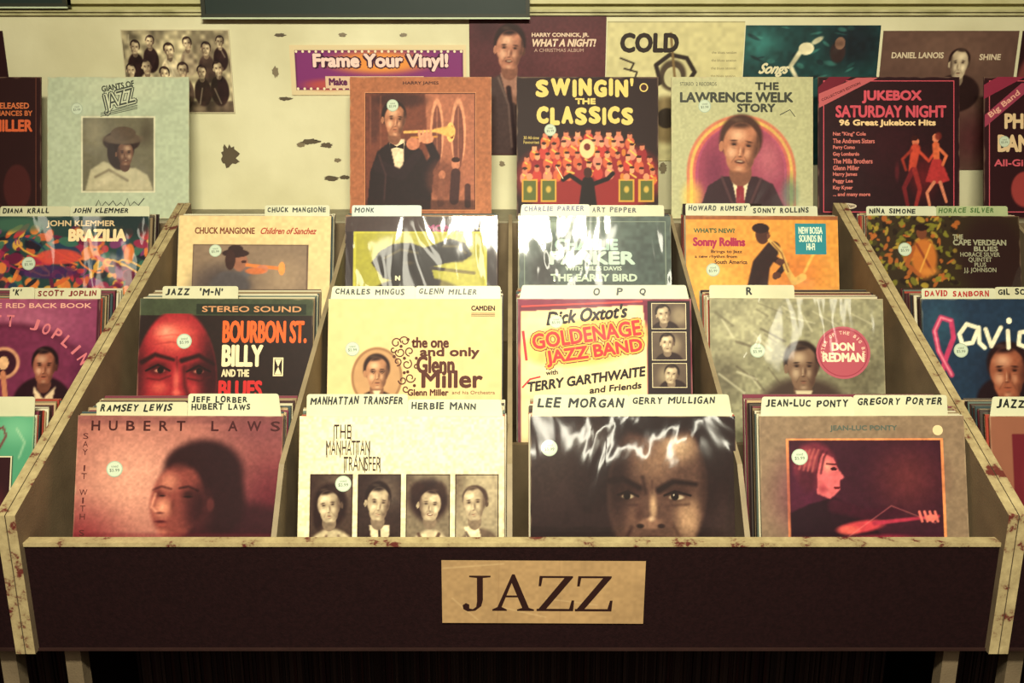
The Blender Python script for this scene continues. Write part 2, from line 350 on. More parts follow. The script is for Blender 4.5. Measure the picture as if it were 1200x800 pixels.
def card(x,row,t,u0,u1,txt,h=.026,col=(26,30,26),sheet=(204,206,174),th=.010,b=.07):
    """divider: body as wide as a sleeve with a raised hand-lettered tab from u0..u1 (m from column centre)"""
    yb,zb=ROW[row]; g=Geo(); H=.3135; r=.004; sheet=mix(sheet,(186,172,126),hand.uniform(0,.4))
    out=[(-.155,0),(.155,0),(.155,H-.002)]
    if u1<.150: out+=[(u1,H-.002)]
    out+=[(u1,H+h-r),(u1-.0012,H+h-.0012),(u1-r,H+h),(u0+r,H+h),(u0+.0012,H+h-.0012),(u0,H+h-r)]
    if u0>-.150: out+=[(u0,H-.002)]
    out+=[(-.155,H-.002)]
    n=len(out)
    g.add([(a,0,b_) for a,b_ in out],[tuple(range(n))],sheet)
    g.add([(a,.0012,b_) for a,b_ in out],[tuple(range(n))[::-1]],sheet)
    for i in range(n):
        a,b_=out[i],out[(i+1)%n]; quad(g,[(a[0],0,a[1]),(b_[0],0,b_[1]),(b_[0],.0012,b_[1]),(a[0],.0012,a[1])],mix(sheet,(255,255,255),.2))
    ls=txt.split('|'); lh=th if len(ls)==1 else .0088; sl=hand.uniform(.0,.22); drift=hand.uniform(-.012,.012)
    for k,l in enumerate(ls):
        tot=sum(CW.get(c,.68) for c in l)+.27*len(l); W=u1-u0-.012; s=min(lh*1.02,W/tot); z0=H+h-.0045-lh-(k*(lh+.0025)); cx=u0+.006
        for c in l:
            w=CW.get(c,.68)*s
            if c!=' ':
                v,f=text_geo(c); hh=lh*hand.uniform(.86,1.08)*(.35 if c=="'" else .18 if c=='-' else 1); dz=hand.uniform(-.0006,.0006)+drift*(cx-u0)+(lh*.65 if c=="'" else lh*.4 if c=='-' else 0); ww=w*hand.uniform(.9,1.08); tw=hand.uniform(-.08,.08)
                for q,(ox,oz) in enumerate(bold_offsets(.055*lh)):
                    xx=cx+v[:,0]*ww+v[:,1]*hh*sl+ox; zz=z0+v[:,1]*hh+v[:,0]*ww*tw+dz+oz
                    g.add(np.stack([xx,np.full_like(xx,-.0004-q*1e-6),zz],1),f,col)
            cx+=w+.27*s
    L=math.radians(LEAN)
    return g.build('divider_card',M_CARD,lean_M(x,yb+t/math.cos(L),zb,LEAN,0))
X={1:[-.892,-.511,-.169,.1855,.538,.892],2:[-.906,-.5195,-.176,.168,.515,.902],3:[-.9095,-.534,-.188,.1716,.516,.892]}
FAR={-1:[-1.26,-1.60],1:[1.26,1.60]}

# ============================================================ ALBUMS
def place(a,row,x,mat,roll=0,lean=None,dy=0):
    yb,zb=ROW[row]; L=(15 if row==4 else LEAN) if lean is None else lean
    dz=abs(math.sin(math.radians(roll)))*.1575
    a.wear(int(abs(x)*1000)%97+row,.45)
    return make_sheet('record_album',a,mat,lean_M(x,yb+dy,zb+dz,L,roll))

INK=(38,20,18)
# ---- row 1
def art_hubert():
    a=Art(95,490,238,243,(160,98,90),230)
    a.ell(160,565,100,85,(212,150,132),.95,1); a.ell(330,600,110,140,(84,24,38),1,1); a.ell(310,500,100,50,(104,50,60),.8,1)
    a.rect(95,490,335,500,(104,56,60),.5,6); a.ell(95,640,90,70,(120,32,42),.9,1)
    a.ell(290,655,82,64,(44,16,24),1,.3)
    a.ell(243,556,46,38,(32,13,18),1,.35); a.ell(222,546,28,22,(34,14,18),1,.5); a.ell(264,590,28,42,(33,14,19),1,.45)
    a.ell(213,590,30,43,(120,54,50),1,.25,rot=8); a.ell(236,600,26,40,(60,24,28),.9,.8)
    m=a.emask(213,590,31,44,.3,8); a.clip=m
    a.ell(246,600,26,50,(38,15,20),1,.9); a.ell(203,568,19,18,(196,118,98),.95,1); a.ell(197,598,17,19,(222,144,118),.95,1); a.ell(196,628,15,9,(200,116,96),.8,1)
    a.ell(193,582,11,6,(76,30,30),.75,1); a.ell(226,582,13,8,(40,17,20),.9,1)
    a.stroke([(185,577),(195,573),(206,576)],2.2,(54,20,22),.8,2.5); a.ell(196,584,6,1.8,(24,10,12),.9,.9); a.stroke([(216,575),(226,573),(237,578)],2.4,(30,12,15),.85,2.5); a.ell(226,585,8,2.2,(18,8,9),.9,.8)
    a.ell(209,596,5,17,(84,34,32),.6,1); a.clip=None
    a.ell(232,545,34,11,(33,13,18),.6,1,rot=-14)
    a.stroke([(188,582),(184,597),(189,602)],3,(222,148,124),.7,2.5); a.ell(194,604,8,2.6,(64,24,26),.8,1)
    a.ell(195,614,10,2.4,(70,18,24),1,.8); a.ell(196,618,9,3,(160,70,62),.8,1)
    a.ell(252,594,6,11,(84,36,38),.8,.6)
    a.rect(95,628,335,740,(100,24,36),.4,4)
    a.spaced('HUBERT',111,496,220,508,(58,24,24),.03,gap=1.0); a.spaced('LAWS',250,496,330,508,(58,20,24),.03,gap=1.0)
    a.spaced('SAY IT WITH SILENCE',102,511,108,690,(78,34,34),0,vert=True)
    return a.grain(.06,60,3).grain(.06,110,5).sticker(140,553,9)
def art_manhattan():
    a=Art(350,487,243,245,(224,219,182),240)
    pan=[(364,414,(58,44,38)),(420,471,(42,30,28)),(477,529,(112,102,84)),(535,586,(150,140,114))]
    sk=(204,190,156)
    for i,(x0,x1,bg) in enumerate(pan):
        a.clip=((a.X>=x0)&(a.X<=x1)&(a.Y>=556)).astype(float)
        a.rect(x0,556,x1,735,bg); a.ell((x0+x1)/2+10,575,26,34,mix(bg,(210,200,170),.3),.8,1); a.ell(x0,560,18,60,mix(bg,DK,.6),.7,1)
        if i==0:
            a.ell(390,658,32,38,(184,172,140)); a.stroke([(384,628),(372,660)],3,(90,70,60),.8,2); a.stroke([(398,628),(408,655)],3,(110,90,76),.7,2); a.ell(388,592,20,26,(30,16,16),1,.35); a.ell(374,606,8,20,(30,16,16),1,.5); a.face(387,594,15,20,sk,(28,16,15),1,tilt=-8,yaw=-.5,hairh=1.1); a.ell(396,573,15,8,(40,24,22),.9,.7)
        if i==1:
            a.ell(446,658,28,38,(36,22,22)); a.poly([(434,616),(458,616),(456,650),(440,650)],(214,202,170)); a.stroke([(446,622),(448,650)],3,(50,36,32)); a.face(444,591,15,21,sk,(26,15,15),1,tilt=6,yaw=.4,hairh=1.15)
        if i==2:
            a.ell(506,659,28,38,(200,188,156)); a.stroke([(492,626),(504,650),(516,626)],4,(70,50,42),.9,2); a.ell(504,586,23,25,(34,20,20),1,.45); a.ell(491,574,12,12,(40,24,22),1,.7); a.ell(517,574,10,12,(46,30,26),1,.7); a.face(505,593,14.5,19,sk,(34,20,20),-1,smile=True,tilt=5,yaw=.3)
        if i==3:
            a.ell(564,659,30,40,(90,76,64)); a.poly([(546,618),(562,614),(570,650),(552,650)],(222,210,178)); a.stroke([(548,624),(562,652)],3,(60,46,40),.8,2); a.face(558,591,14.5,21,sk,(60,46,40),1,tilt=-5,yaw=-.6,hairh=.85)
    a.clip=None; a.grain(.12,80,31)
    for x0,x1,_ in pan: a.frame(x0,556,x1,730,1,(40,26,24))
    a.text('THE',391,497,411,514,INK); a.text('MANHATTAN',382,516,434,533,INK); a.text('TRANSFER',403,535,447,552,INK)
    for x in (391,411): a.gline([(x,499),(x,516)],.9,INK)
    for x in (383,399,418,433): a.gline([(x,517),(x,536)],.9,INK)
    for x in (404,446,428): a.gline([(x,536),(x,554)],.9,INK)
    return a.grain(.03,40,4).sticker(403,567,9)
def art_lee():
    a=Art(622,487,237,240,(26,16,17),230)
    a.ell(640,540,70,90,(50,40,38),.7,1); a.ell(690,510,50,30,(60,50,44),.6,1); a.ell(850,620,40,60,(48,36,34),.7,1)
    a.ell(768,574,56,90,(74,52,44),1,.15,rot=4); m=a.emask(768,574,56,90,.12,4); a.clip=m
    a.ell(792,522,36,30,(180,150,118),.9,1); a.ell(765,540,34,34,(138,106,82),.7,1)
    a.ell(803,606,24,40,(176,140,108),.9,1); a.ell(737,606,18,28,(96,68,56),.8,1)
    a.ell(722,560,24,90,(26,15,15),.95,.9); a.ell(826,560,16,90,(34,20,19),.8,.9)
    a.ell(736,574,24,14,(38,22,20),.9,.8); a.ell(792,575,26,14,(46,28,25),.9,.8)
    a.clip=None
    a.ell(768,497,66,20,(23,13,14),1,.6)
    a.stroke([(714,562),(728,560),(748,570)],8,(22,12,12),1,4,6); a.stroke([(770,573),(786,563),(812,566)],8,(22,12,12),1,4,5)
    a.ell(734,580,9,3.4,(150,138,116),.95,.5); a.ell(733,579.5,4.2,4.2,(14,8,8),1,.3); a.ell(790,581,11,3.8,(170,156,132),.95,.5); a.ell(788,580,4.6,4.6,(14,8,8),1,.3); a.ell(786.5,578.5,1,1,(230,220,200),1,.5)
    a.stroke([(723,578),(734,574),(746,580)],2.6,(18,10,10)); a.stroke([(776,579),(788,574),(806,579)],2.6,(18,10,10))
    a.stroke([(722,589),(744,590)],3,(44,28,26),.8,3); a.stroke([(778,591),(804,589)],3,(60,40,34),.8,3)
    a.stroke([(751,558),(755,576)],3.5,(30,17,17),.8,4); a.stroke([(762,562),(762,576)],2,(40,24,22),.6,3)
    a.ell(763,592,7,26,(194,160,124),.85,1); a.ell(747,600,8,22,(50,30,26),.7,1); a.ell(760,611,19,9,(116,84,68),1,.6); a.ell(748,614,6,3.6,(18,10,10),.95,.6); a.ell(772,614,6,3.6,(20,11,11),.95,.6); a.ell(761,606,6,5,(214,184,150),.85,1)
    a.ell(762,627,22,3,(50,28,26),.9,.7); a.ell(762,636,28,8,(100,54,48),1,.5); a.ell(765,634,12,2,(150,104,90),.6,1)
    a.stroke([(738,616),(726,640)],4,(36,20,20),.8,4); a.stroke([(784,612),(800,636)],4,(66,44,36),.8,4)
    return a.grain(.10,70,8).grain(.06,115,9).sticker(644,524,9)
def art_ponty():
    a=Art(890,487,238,242,(126,108,88),230)
    a.rect(921,513,1103,735,(230,140,84)); a.rect(924,516,1100,735,(50,18,34))
    a.ell(1060,560,60,60,(96,38,44),.8,1); a.ell(940,580,60,80,(84,22,56),.6,1)
    a.poly([(924,600),(945,590),(975,582),(1010,600),(1030,630),(1040,735),(924,735)],(28,10,22),1,2)
    a.ell(953,545,25,27,(98,30,50),1,.3); a.ell(946,538,20,20,(150,58,72),.8,.8); a.ell(944,562,15,20,(66,20,38),.9,.6)
    a.poly([(962,530),(975,536),(980,549),(987,559),(981,563),(982,573),(970,584),(955,578),(956,545)],(206,92,102),1,1)
    a.ell(968,546,8,12,(238,156,134),.7,1); a.ell(975,549,4,2,(44,12,22)); a.ell(978,571,4,1.6,(90,20,30)); a.stroke([(967,543),(979,544)],2,(70,20,32)); a.ell(962,572,7,10,(140,44,60),.8,1)
    for k in range(7): a.stroke([(938+k*5,526+abs(k-3)),(934+k*5,536),(930+k*5,548+k)],2.2,random.Random(k).choice([(176,84,84),(110,40,56),(60,18,32)]),.8,2)
    a.stroke([(975,592),(1010,602),(1050,598)],16,(52,14,32),1,5,10)
    a.ell(1005,616,34,9,(196,54,68),1,.5,rot=-8); a.ell(990,620,18,8,(226,90,82),.9,.7); a.stroke([(1020,612),(1094,604)],5,(170,40,68),1,2,3)
    a.stroke([(972,640),(1040,592),(1090,612)],1.4,(226,120,120),.4); a.ell(1086,606,10,5,(226,110,96),1,.5)
    for k in range(4): a.stroke([(1072+k*6,599),(1075+k*6,610)],3,(220,106,100),1,1.2)
    a.ell(1030,632,60,10,(210,36,76),.8,.9); a.rect(924,628,1100,735,(120,20,50),.5,4)
    a.text('JEAN-LUC PONTY',972,498,1050,506,(74,90,84),.04)
    a.gell(1097,504,6,6,(214,198,156)); a.grain(.08,50,9).grain(.05,110,10)
    return a.sticker(936,535,9)
def art_jarre():
    a=Art(-200,485,240,243,(66,150,116),120)
    a.ell(20,500,40,30,(110,188,150),.7,1); a.rect(-160,532,16,735,(42,20,26)); a.stroke([(-4,502),(4,498),(8,508),(0,524),(-8,520)],2.6,(110,40,50),.9)
    a.stroke([(20,500),(30,516),(24,534)],2,(180,214,180),.6,2); a.ell(-5,600,22,50,(96,32,46),.9,1); a.frame(-160,532,16,735,1.5,(206,206,176))
    return a.sticker(-30,560,9)
def art_silver1():
    a=Art(1160,485,238,243,(132,82,62),120)
    a.rect(1185,505,1380,735,(94,20,32)); a.ell(1230,560,40,50,(170,86,66),.8,.8); a.face(1270,590,36,50,(150,90,70),(30,16,16))
    return a
# ---- row 2
def art_joplin():
    a=Art(-85,352,203,205,(124,50,90),150)
    a.ell(30,380,100,50,(172,92,126),.8,1); a.ell(10,470,110,90,(84,28,56),1,.12); a.ell(10,470,104,84,(108,38,74),1,.1)
    a.ell(8,428,19,19,(200,140,108)); a.ell(8,428,15,15,(50,18,34)); a.ell(8,428,6,8,(220,172,128)); a.stroke([(8,440),(12,470)],6,(186,116,86))
    a.ell(55,474,34,30,(32,12,22)); a.face(56,433,15,21,(176,104,80),(22,10,15),1,yaw=-.2); a.poly([(44,455),(56,470),(70,455),(66,475),(46,475)],(220,194,160))
    a.ell(100,440,22,40,(78,24,58),.8,1)
    s='SCOTT JOPLIN'
    for i,c in enumerate(s):
        t=math.radians(-118+i*7.5); ww=1.6 if c=='I' else 4.5
        if c!=' ': a.text(c,10+112*math.cos(t)-ww,486+108*math.sin(t)-7,10+112*math.cos(t)+ww,486+108*math.sin(t)+7,(206,110,126),.03,rot=-(math.degrees(t)+90))
    a.text('THE RED BACK BOOK',-20,357,108,363,(220,160,150),.03)
    a.rect(114,352,118,560,(64,24,40)); return a.grain(.08,50,12)
def art_bourbon():
    a=Art(158,350,206,206,(30,20,18),210)
    a.rect(158,350,364,370,(52,66,46)); a.rect(225,356,356,369,(28,40,28))
    m=a.emask(203,452,49,88,.08); m=m*(a.Y>368); a.clip=m
    a.rect(150,350,260,560,(150,28,38)) 
    a.ell(200,396,40,30,(226,92,78),1,1); a.ell(190,390,20,14,(244,150,124),.8,1)
    a.ell(246,440,26,90,(46,12,18),1,.9); a.ell(158,440,16,80,(70,14,22),.95,.9)
    a.ell(182,433,21,13,(60,12,18),.95,.8); a.ell(230,434,21,13,(44,10,15),.95,.8)
    a.ell(184,456,16,12,(214,82,72),.85,1); a.ell(224,458,13,11,(176,52,54),.8,1)
    a.stroke([(163,426),(178,417),(200,423)],6,(32,11,13),.95,3,4); a.stroke([(210,424),(230,418),(248,428)],6,(28,10,12),.95,3,4)
    a.stroke([(168,436),(182,429),(196,436)],2.4,(22,8,9)); a.stroke([(216,437),(230,430),(244,437)],2.4,(22,8,9))
    a.ell(184,436,8,3,(214,140,120),.9,.6); a.ell(185,435.5,3.8,3.8,(16,7,7)); a.ell(230,437,8,3,(190,108,96),.9,.6); a.ell(231,436.5,3.8,3.8,(16,7,7))
    a.stroke([(170,445),(184,447),(197,442)],2,(80,16,22),.9,2.5); a.stroke([(218,445),(232,448),(244,443)],2,(60,14,18),.9,2.5)
    a.stroke([(204,420),(205,436)],2.5,(90,18,24),.7,2); a.ell(204,448,6,22,(226,96,84),.85,1); a.stroke([(213,432),(214,452),(218,464)],5,(70,14,20),.8,4); a.ell(205,462,9,6,(232,104,90),.8,1); a.ell(196,468,5,3,(36,10,12)); a.ell(215,468,5,3,(36,10,12))
    a.stroke([(176,405),(196,402),(222,405)],1.5,(150,40,44),.6,2); a.stroke([(178,396),(200,393),(220,397)],1.5,(170,50,50),.5,2)
    a.clip=None
    a.text('STEREO SOUND',232,359,350,366,(196,140,96),.03); a.text('BOURBON ST.',257,376,357,403,(230,92,34),.035)
    a.text('BILLY',257,405,306,431,(232,220,180),.045); a.text('AND THE',257,434,290,443,(214,204,168),.05); a.text('BLUES',254,447,306,468,(200,38,40),.05)
    a.frame(318,420,330,442,1.5,(226,216,178)); a.gpoly([(320,422),(328,422),(324,431)],(226,216,178)); a.gpoly([(320,440),(328,440),(324,431)],(226,216,178))
    return a.grain(.06,40,14).grain(.06,100,15).sticker(212,401,8.5)
def art_glenn():
    a=Art(384,350,204,204,(222,196,140),190)
    a.ell(442,442,30,35,(150,110,74),1,.06); a.ell(442,442,27,32,(186,144,100),1,.06)
    a.poly([(416,480),(424,464),(436,457),(442,466),(448,457),(460,464),(468,480)],(44,26,22)); a.face(442,438,15,20,(214,152,108),(40,22,18),1,yaw=.2); a.poly([(437,458),(447,458),(442,467)],(230,214,176))
    for q in (-1,1): a.stroke([(442.6+q*2,435),(443+q*5,432.5),(443+q*8.5,435),(443+q*5,438.5),(442.6+q*2,435)],.7,(60,36,30),.7,.8)
    c=(78,38,26)
    def curl(cx,cy,r,t0,t1,w=1.4): a.gline([(cx+r*(1-k/26)*math.cos(math.radians(t0+(t1-t0)*k/16)),cy+r*(1-k/26)*math.sin(math.radians(t0+(t1-t0)*k/16))) for k in range(17)],w,c)
    for cx,cy,r,t0,t1 in [(464,402,6,0,-400),(474,400,6,180,560),(480,412,5.5,90,480),(469,413,6,200,-200),(477,427,6,-60,330),(466,424,5,100,-260),(481,443,6,0,400),(472,446,5,180,-200),(461,410,4,0,300),(488,430,3.5,0,-300),(476,456,4.5,0,360)]: curl(cx,cy,r,t0,t1,1.5)
    for x,y in [(478,398),(462,418),(474,437),(488,420),(486,452),(470,406),(474,420),(478,436)]: a.gell(x,y,1.9,1.9,c)
    a.text('the one',482,395,526,408,c,.05); a.text('and only',492,407,562,421,c,.05); a.text('Glenn',488,417,533,438,c,.045); a.text('Miller',494,434,566,455,c,.045)
    a.text('Glenn Miller',478,456,526,464,c,.05); a.text('CAMDEN',552,358,580,364,INK,.05); a.text('and his Orchestra',530,458,580,462,c)
    for i in range(3): a.gline([(552,367+i*1.6),(580,367+i*1.6)],.5,INK)
    return a.grain(.03,30,15).sticker(413,409,8)
def art_golden():
    a=Art(608,357,200,205,(104,26,54),200)
    a.ell(680,440,100,60,(160,40,50),.7,1)
    a.poly([(612,372),(752,364),(757,410),(757,566),(612,566)],(230,212,160))
    a.ell(688,408,76,27,(236,182,92),.9,.3,rot=-8)
    a.rect(608,357,760,364,(120,30,64)); a.rect(758,360,806,560,(28,15,18))
    for i,(y0,y1) in enumerate([(362,393),(396,430),(433,462)]):
        a.clip=((a.X>=763)&(a.X<=801)&(a.Y>=y0+1)&(a.Y<=y1-1)).astype(float); a.rect(762,y0,802,y1,(84,72,62)); a.ell(794-i*8,y0+15,14,16,(150,138,112),.8,.8); a.ell(778+i*4,y1+2,16,12,(36,22,22)); a.face(776+i*4,y0+14,8.5,11,(214,198,164),(26,15,15),1,tilt=-8+i*8,yaw=.3-i*.3); a.clip=None
        a.frame(762,y0,802,y1,.8,(206,196,164))
    b=(26,13,14)
    a.text("Dick Oxtot's",642,367,735,384,b,.045,rot=6,shear=.3)
    def out(t,x0,y0,x1,y1,rot):
        a.text(t,x0-3,y0-3,x1+3,y1+3,(96,16,28),.14,rot=rot); a.text(t,x0-2,y0-2,x1+2,y1+2,(244,170,60),.11,rot=rot); a.text(t,x0,y0,x1,y1,(206,40,44),.04,rot=rot)
    out('GOLDENAGE',624,390,750,409,8); out('JAZZ BAND',640,411,752,431,8)
    a.text('with',640,441,654,447,b,.04,rot=6); a.text('TERRY GARTHWAITE',618,446,755,458,b,.05,rot=8,shear=.2); a.text('and Friends',690,458,750,466,b,.05,rot=6,shear=.2)
    a.gline([(613,462),(622,452),(634,449)],2,(206,40,50)); a.gline([(614,395),(618,430)],3,(206,40,50)); a.gline([(612,366),(752,360)],2,(206,60,60))
    return a.grain(.05,30,17).sticker(652,384,7.5)
def art_redman():
    a=Art(832,347,199,205,(134,136,110),190)
    a.ell(880,380,60,50,(166,168,138),.8,1); a.ell(1000,440,60,60,(84,82,66),.8,1); a.ell(850,440,30,50,(92,90,74),.8,1); a.grain(.10,22,21); a.grain(.12,60,22)
    r=random.Random(8)
    for i in range(26): x=r.uniform(836,1010); y=r.uniform(352,440); a.stroke([(x,y),(x+r.uniform(10,34),y+r.uniform(6,22))],r.uniform(1,3.4),r.choice([(206,208,182),(90,88,72),(70,64,54)]),.55,2.2)  # diagonal wrap glare and crease streaks painted into the cover colour
    a.ell(937,484,54,44,(56,44,40),.95,.35); a.face(937,430,20,28,(140,112,90),(34,22,20),1,yaw=.2); a.poly([(928,456),(948,456),(938,482)],(200,192,162))
    a.gell(984,411,31,31,(176,84,104),40); a.gell(984,411,28.5,28.5,(154,54,78),40); a.gell(984,411,27.3,27.3,(176,78,98),40)
    a.text('DON',971,399,997,409,(240,216,192),.06); a.text('REDMAN',960,411,1008,422,(240,216,192),.06)
    for i,c in enumerate('MASTER OF THE BIG BAND'):
        t=math.radians(-200+i*10.4); ww=.5 if c=='I' else 1.5
        if c!=' ': a.text(c,984+23.5*math.cos(t)-ww,411+23.5*math.sin(t)-2,984+23.5*math.cos(t)+ww,411+23.5*math.sin(t)+2,(226,190,176),.04,rot=-(math.degrees(t)+90))
    return a.sticker(886,409,8)
def art_sanborn():
    a=Art(1078,350,204,205,(24,50,78),170)
    a.ell(1180,440,60,50,(18,26,46),.9,1); a.ell(1100,380,40,50,(36,80,106),.7,1)
    a.ell(1178,470,40,30,(26,14,20)); a.face(1176,438,24,32,(180,100,70),(30,15,18),1,yaw=-.2)
    a.stroke([(1110,440),(1096,412),(1092,388),(1100,372),(1112,376),(1114,396),(1104,420),(1098,440)],6,(190,54,102),1,1.5)
    a.stroke([(1110,440),(1096,412),(1092,388),(1100,372),(1112,376)],2,(236,130,160),1,1.5)
    w=(236,236,212)
    a.stroke([(1142,384),(1130,380),(1121,392),(1124,404),(1136,402),(1144,384),(1144,402),(1150,408)],5,w,1,1.2)
    a.stroke([(1152,386),(1158,406),(1170,384)],5,w,1,1.2); a.stroke([(1178,388),(1178,408)],5,w,1,1.2); a.ell(1180,376,3.5,3.5,w); a.stroke([(1204,388),(1192,390),(1190,404),(1200,408),(1206,396),(1212,360),(1208,408)],5,w,1,1.2)
    return a.grain(.08,50,3).sticker(1122,411,8)
# ---- row 3
def art_brazilia():
    a=Art(-2,252,178,178,(30,62,62),170); r=random.Random(4)
    cols=[(204,90,44),(150,34,74),(26,56,88),(214,160,60),(96,24,60),(46,104,88),(190,50,60),(22,26,40),(222,120,50),(120,50,110)]
    for i in range(260):
        x=r.uniform(-5,178);y=r.uniform(268,352);c=r.choice(cols); a.ell(x,y,r.uniform(2,13),r.uniform(2,7),c,.92,.25,rot=r.uniform(0,180))
    for i in range(10): 
        x=r.uniform(10,150); y=r.uniform(280,335); a.stroke([(x+6*k*math.cos(k*.5+i),y+5*k*math.sin(k*.7+i)*.5) for k in range(7)],2,r.choice(cols),1,1)
    a.ell(140,262,60,20,(26,46,50),.9,.5); a.ell(20,262,50,12,(56,104,84),.8,.6); a.ell(72,300,26,9,(210,66,56),.9,.3); a.ell(60,318,34,8,(60,30,92),.8,.4)
    a.text('JOHN KLEMMER',56,257,136,266,(206,184,144),.03); a.text('BRAZILIA',82,267,150,282,(232,214,168),.07)
    return a.sticker(37,308,7.5)
def art_chuck():
    a=Art(208,257,180,180,(220,198,146),170)
    a.rect(225,291,362,440,(90,70,62)); a.rect(227,293,360,440,(130,112,96)); a.ell(260,340,50,36,(64,58,62),.8,.7); a.ell(335,330,40,40,(160,138,114),.8,1)
    a.ell(282,313,9,11,(150,98,78)); a.ell(276,302,16,5,(46,30,30)); a.ell(276,297,9,5,(46,30,30)); a.ell(270,310,6,12,(54,34,32)); a.ell(286,312,3,2,(60,34,30)); a.stroke([(262,330),(284,330),(296,320)],10,(92,92,100),1,4)
    a.stroke([(290,316),(330,320)],4,(220,120,56),1,1); a.ell(331,320,4,8,(236,150,74)); a.ell(308,321,7,5,(196,120,92)); a.ell(300,323,12,4,(206,106,56),.9,.4); a.ell(270,342,24,18,(74,72,78),1,.4)
    a.text('CHUCK MANGIONE',227,271,298,279,(120,66,46),.04); a.text('Children of Sanchez',305,271,371,279,(168,64,46),.035,shear=.3)
    return a.grain(.05,50,3).sticker(252,299,7)
def art_monk():
    a=Art(405,250,178,180,(34,20,22),170)
    a.rect(405,250,583,268,(56,42,42)); a.rect(415,268,571,430,(184,184,48)); a.rect(418,271,568,430,(160,160,42))
    a.poly([(436,306),(446,292),(462,283),(482,282),(498,288),(512,283),(528,277),(545,282),(554,296),(542,305),(524,306),(506,311),(510,326),(480,332),(450,324)],(20,13,14),1,1)
    a.ell(490,345,54,22,(24,15,15)); a.stroke([(452,300),(470,290),(490,294)],3,(90,84,40),.7,2); a.stroke([(520,286),(536,286),(546,294)],3,(100,94,44),.7,2); a.stroke([(506,312),(556,318)],4,(36,24,18)); a.ell(480,306,10,4,(70,60,34),.8,1)
    a.text('MONK',500,260,540,269,(150,56,112),.08); a.text('180 Gram',548,262,570,266,(206,206,180),.03)
    a.text('N',464,321,470,327,(226,224,190),.08)
    a.poly([(510,352),(524,306),(560,300),(566,350)],(208,206,104),.5,3)
    return a.grain(.05,60,3)
def art_parker():
    a=Art(608,250,178,180,(70,90,88),170)
    a.ell(650,260,70,14,(130,154,142),.8,1); a.ell(636,320,30,44,(34,32,34),.9,1); a.ell(760,300,40,60,(54,72,72),.8,1); a.ell(700,344,90,22,(38,44,46),.9,.8); a.ell(700,285,50,10,(50,66,66),.8,1)
    w=(180,204,192)
    a.text('CHARLIE',650,277,724,291,(150,188,184),.07); a.text('PARKER',644,292,744,308,(176,208,200),.07); a.text('WITH MILES DAVIS',662,310,728,315,w,.04); a.text('THE EARLY BIRD',645,319,746,328,w,.06)
    a.frame(614,256,780,430,1.2,(110,130,120))
    return a.grain(.15,40,6)
def art_rollins():
    a=Art(803,253,177,180,(220,148,56),170)
    a.ell(830,330,50,40,(240,180,76),.8,1); a.ell(930,320,50,50,(206,112,40),.8,1); a.rect(803,253,980,258,(150,86,46))
    k=(38,18,18)
    a.stroke([(884,345),(890,312),(904,292)],24,k,1,2,17); a.ell(892,276,8,11,(70,38,30)); a.ell(890,268,10,6,k); a.ell(899,277,2,3,(110,64,44)); a.stroke([(898,300),(918,312),(906,326)],8,k,1,1.5,6)
    a.stroke([(900,282),(912,294),(920,318),(928,332),(938,326)],4,(206,164,80),1,1.2,9); a.stroke([(903,285),(914,298),(921,320)],1.3,(110,60,34)); a.ell(912,308,5,4,(80,44,32)); a.ell(908,324,5,4,(80,44,32)); a.stroke([(940,320),(950,300),(958,292)],3,(240,200,90),.7,2)
    a.text("WHAT'S NEW?",812,268,860,274,(56,92,54),.05); a.text('Sonny Rollins',811,279,872,293,(164,34,76),.05); a.text('Brings to Jazz',832,294,868,299,k,.03); a.text('a new rhythm from',813,300,862,305,k,.03); a.text('South America',836,306,874,311,k,.03)
    a.grect(930,262,966,299,(26,134,154)); a.text('NEW BOSSA\nSOUNDS IN\nHI-FI',934,266,962,294,(206,230,214),.03)
    return a.grain(.08,50,7).sticker(834,318,7.5)
def art_silver():
    a=Art(1005,262,177,178,(46,38,22),170); r=random.Random(9)
    for i in range(260):
        a.ell(r.uniform(1005,1110),r.uniform(258,345),r.uniform(1.5,6),r.uniform(1,3.5),r.choice([(118,120,34),(60,62,24),(170,146,46),(30,22,14),(180,96,36)]),.85,.4,rot=r.uniform(0,180))
    a.ell(1150,310,52,64,(38,22,20),1,.5)
    a.ell(1070,312,15,24,(196,110,40),.95,.4); a.stroke([(1062,296),(1080,330)],3,(120,50,30),.8,1.5); a.stroke([(1078,296),(1064,330)],2,(230,170,70),.8,1.5); a.ell(1068,282,6,8,(110,60,38)); a.ell(1068,276,8,4,(34,18,16)); a.stroke([(1058,300),(1050,320),(1064,332)],5,(160,84,36)); a.ell(1076,328,18,7,(214,136,54),.7,.8)
    w=(150,156,132)
    a.text('THE',1104,284,1116,290,w,.05); a.text('CAPE VERDEAN',1104,290,1166,297,w,.05); a.text('BLUES',1128,298,1156,304,w,.05); a.text('HORACE SILVER\nQUINTET\nPLUS\nJ.J. JOHNSON',1112,305,1158,330,w,.02)
    return a.sticker(1048,302,7.5)
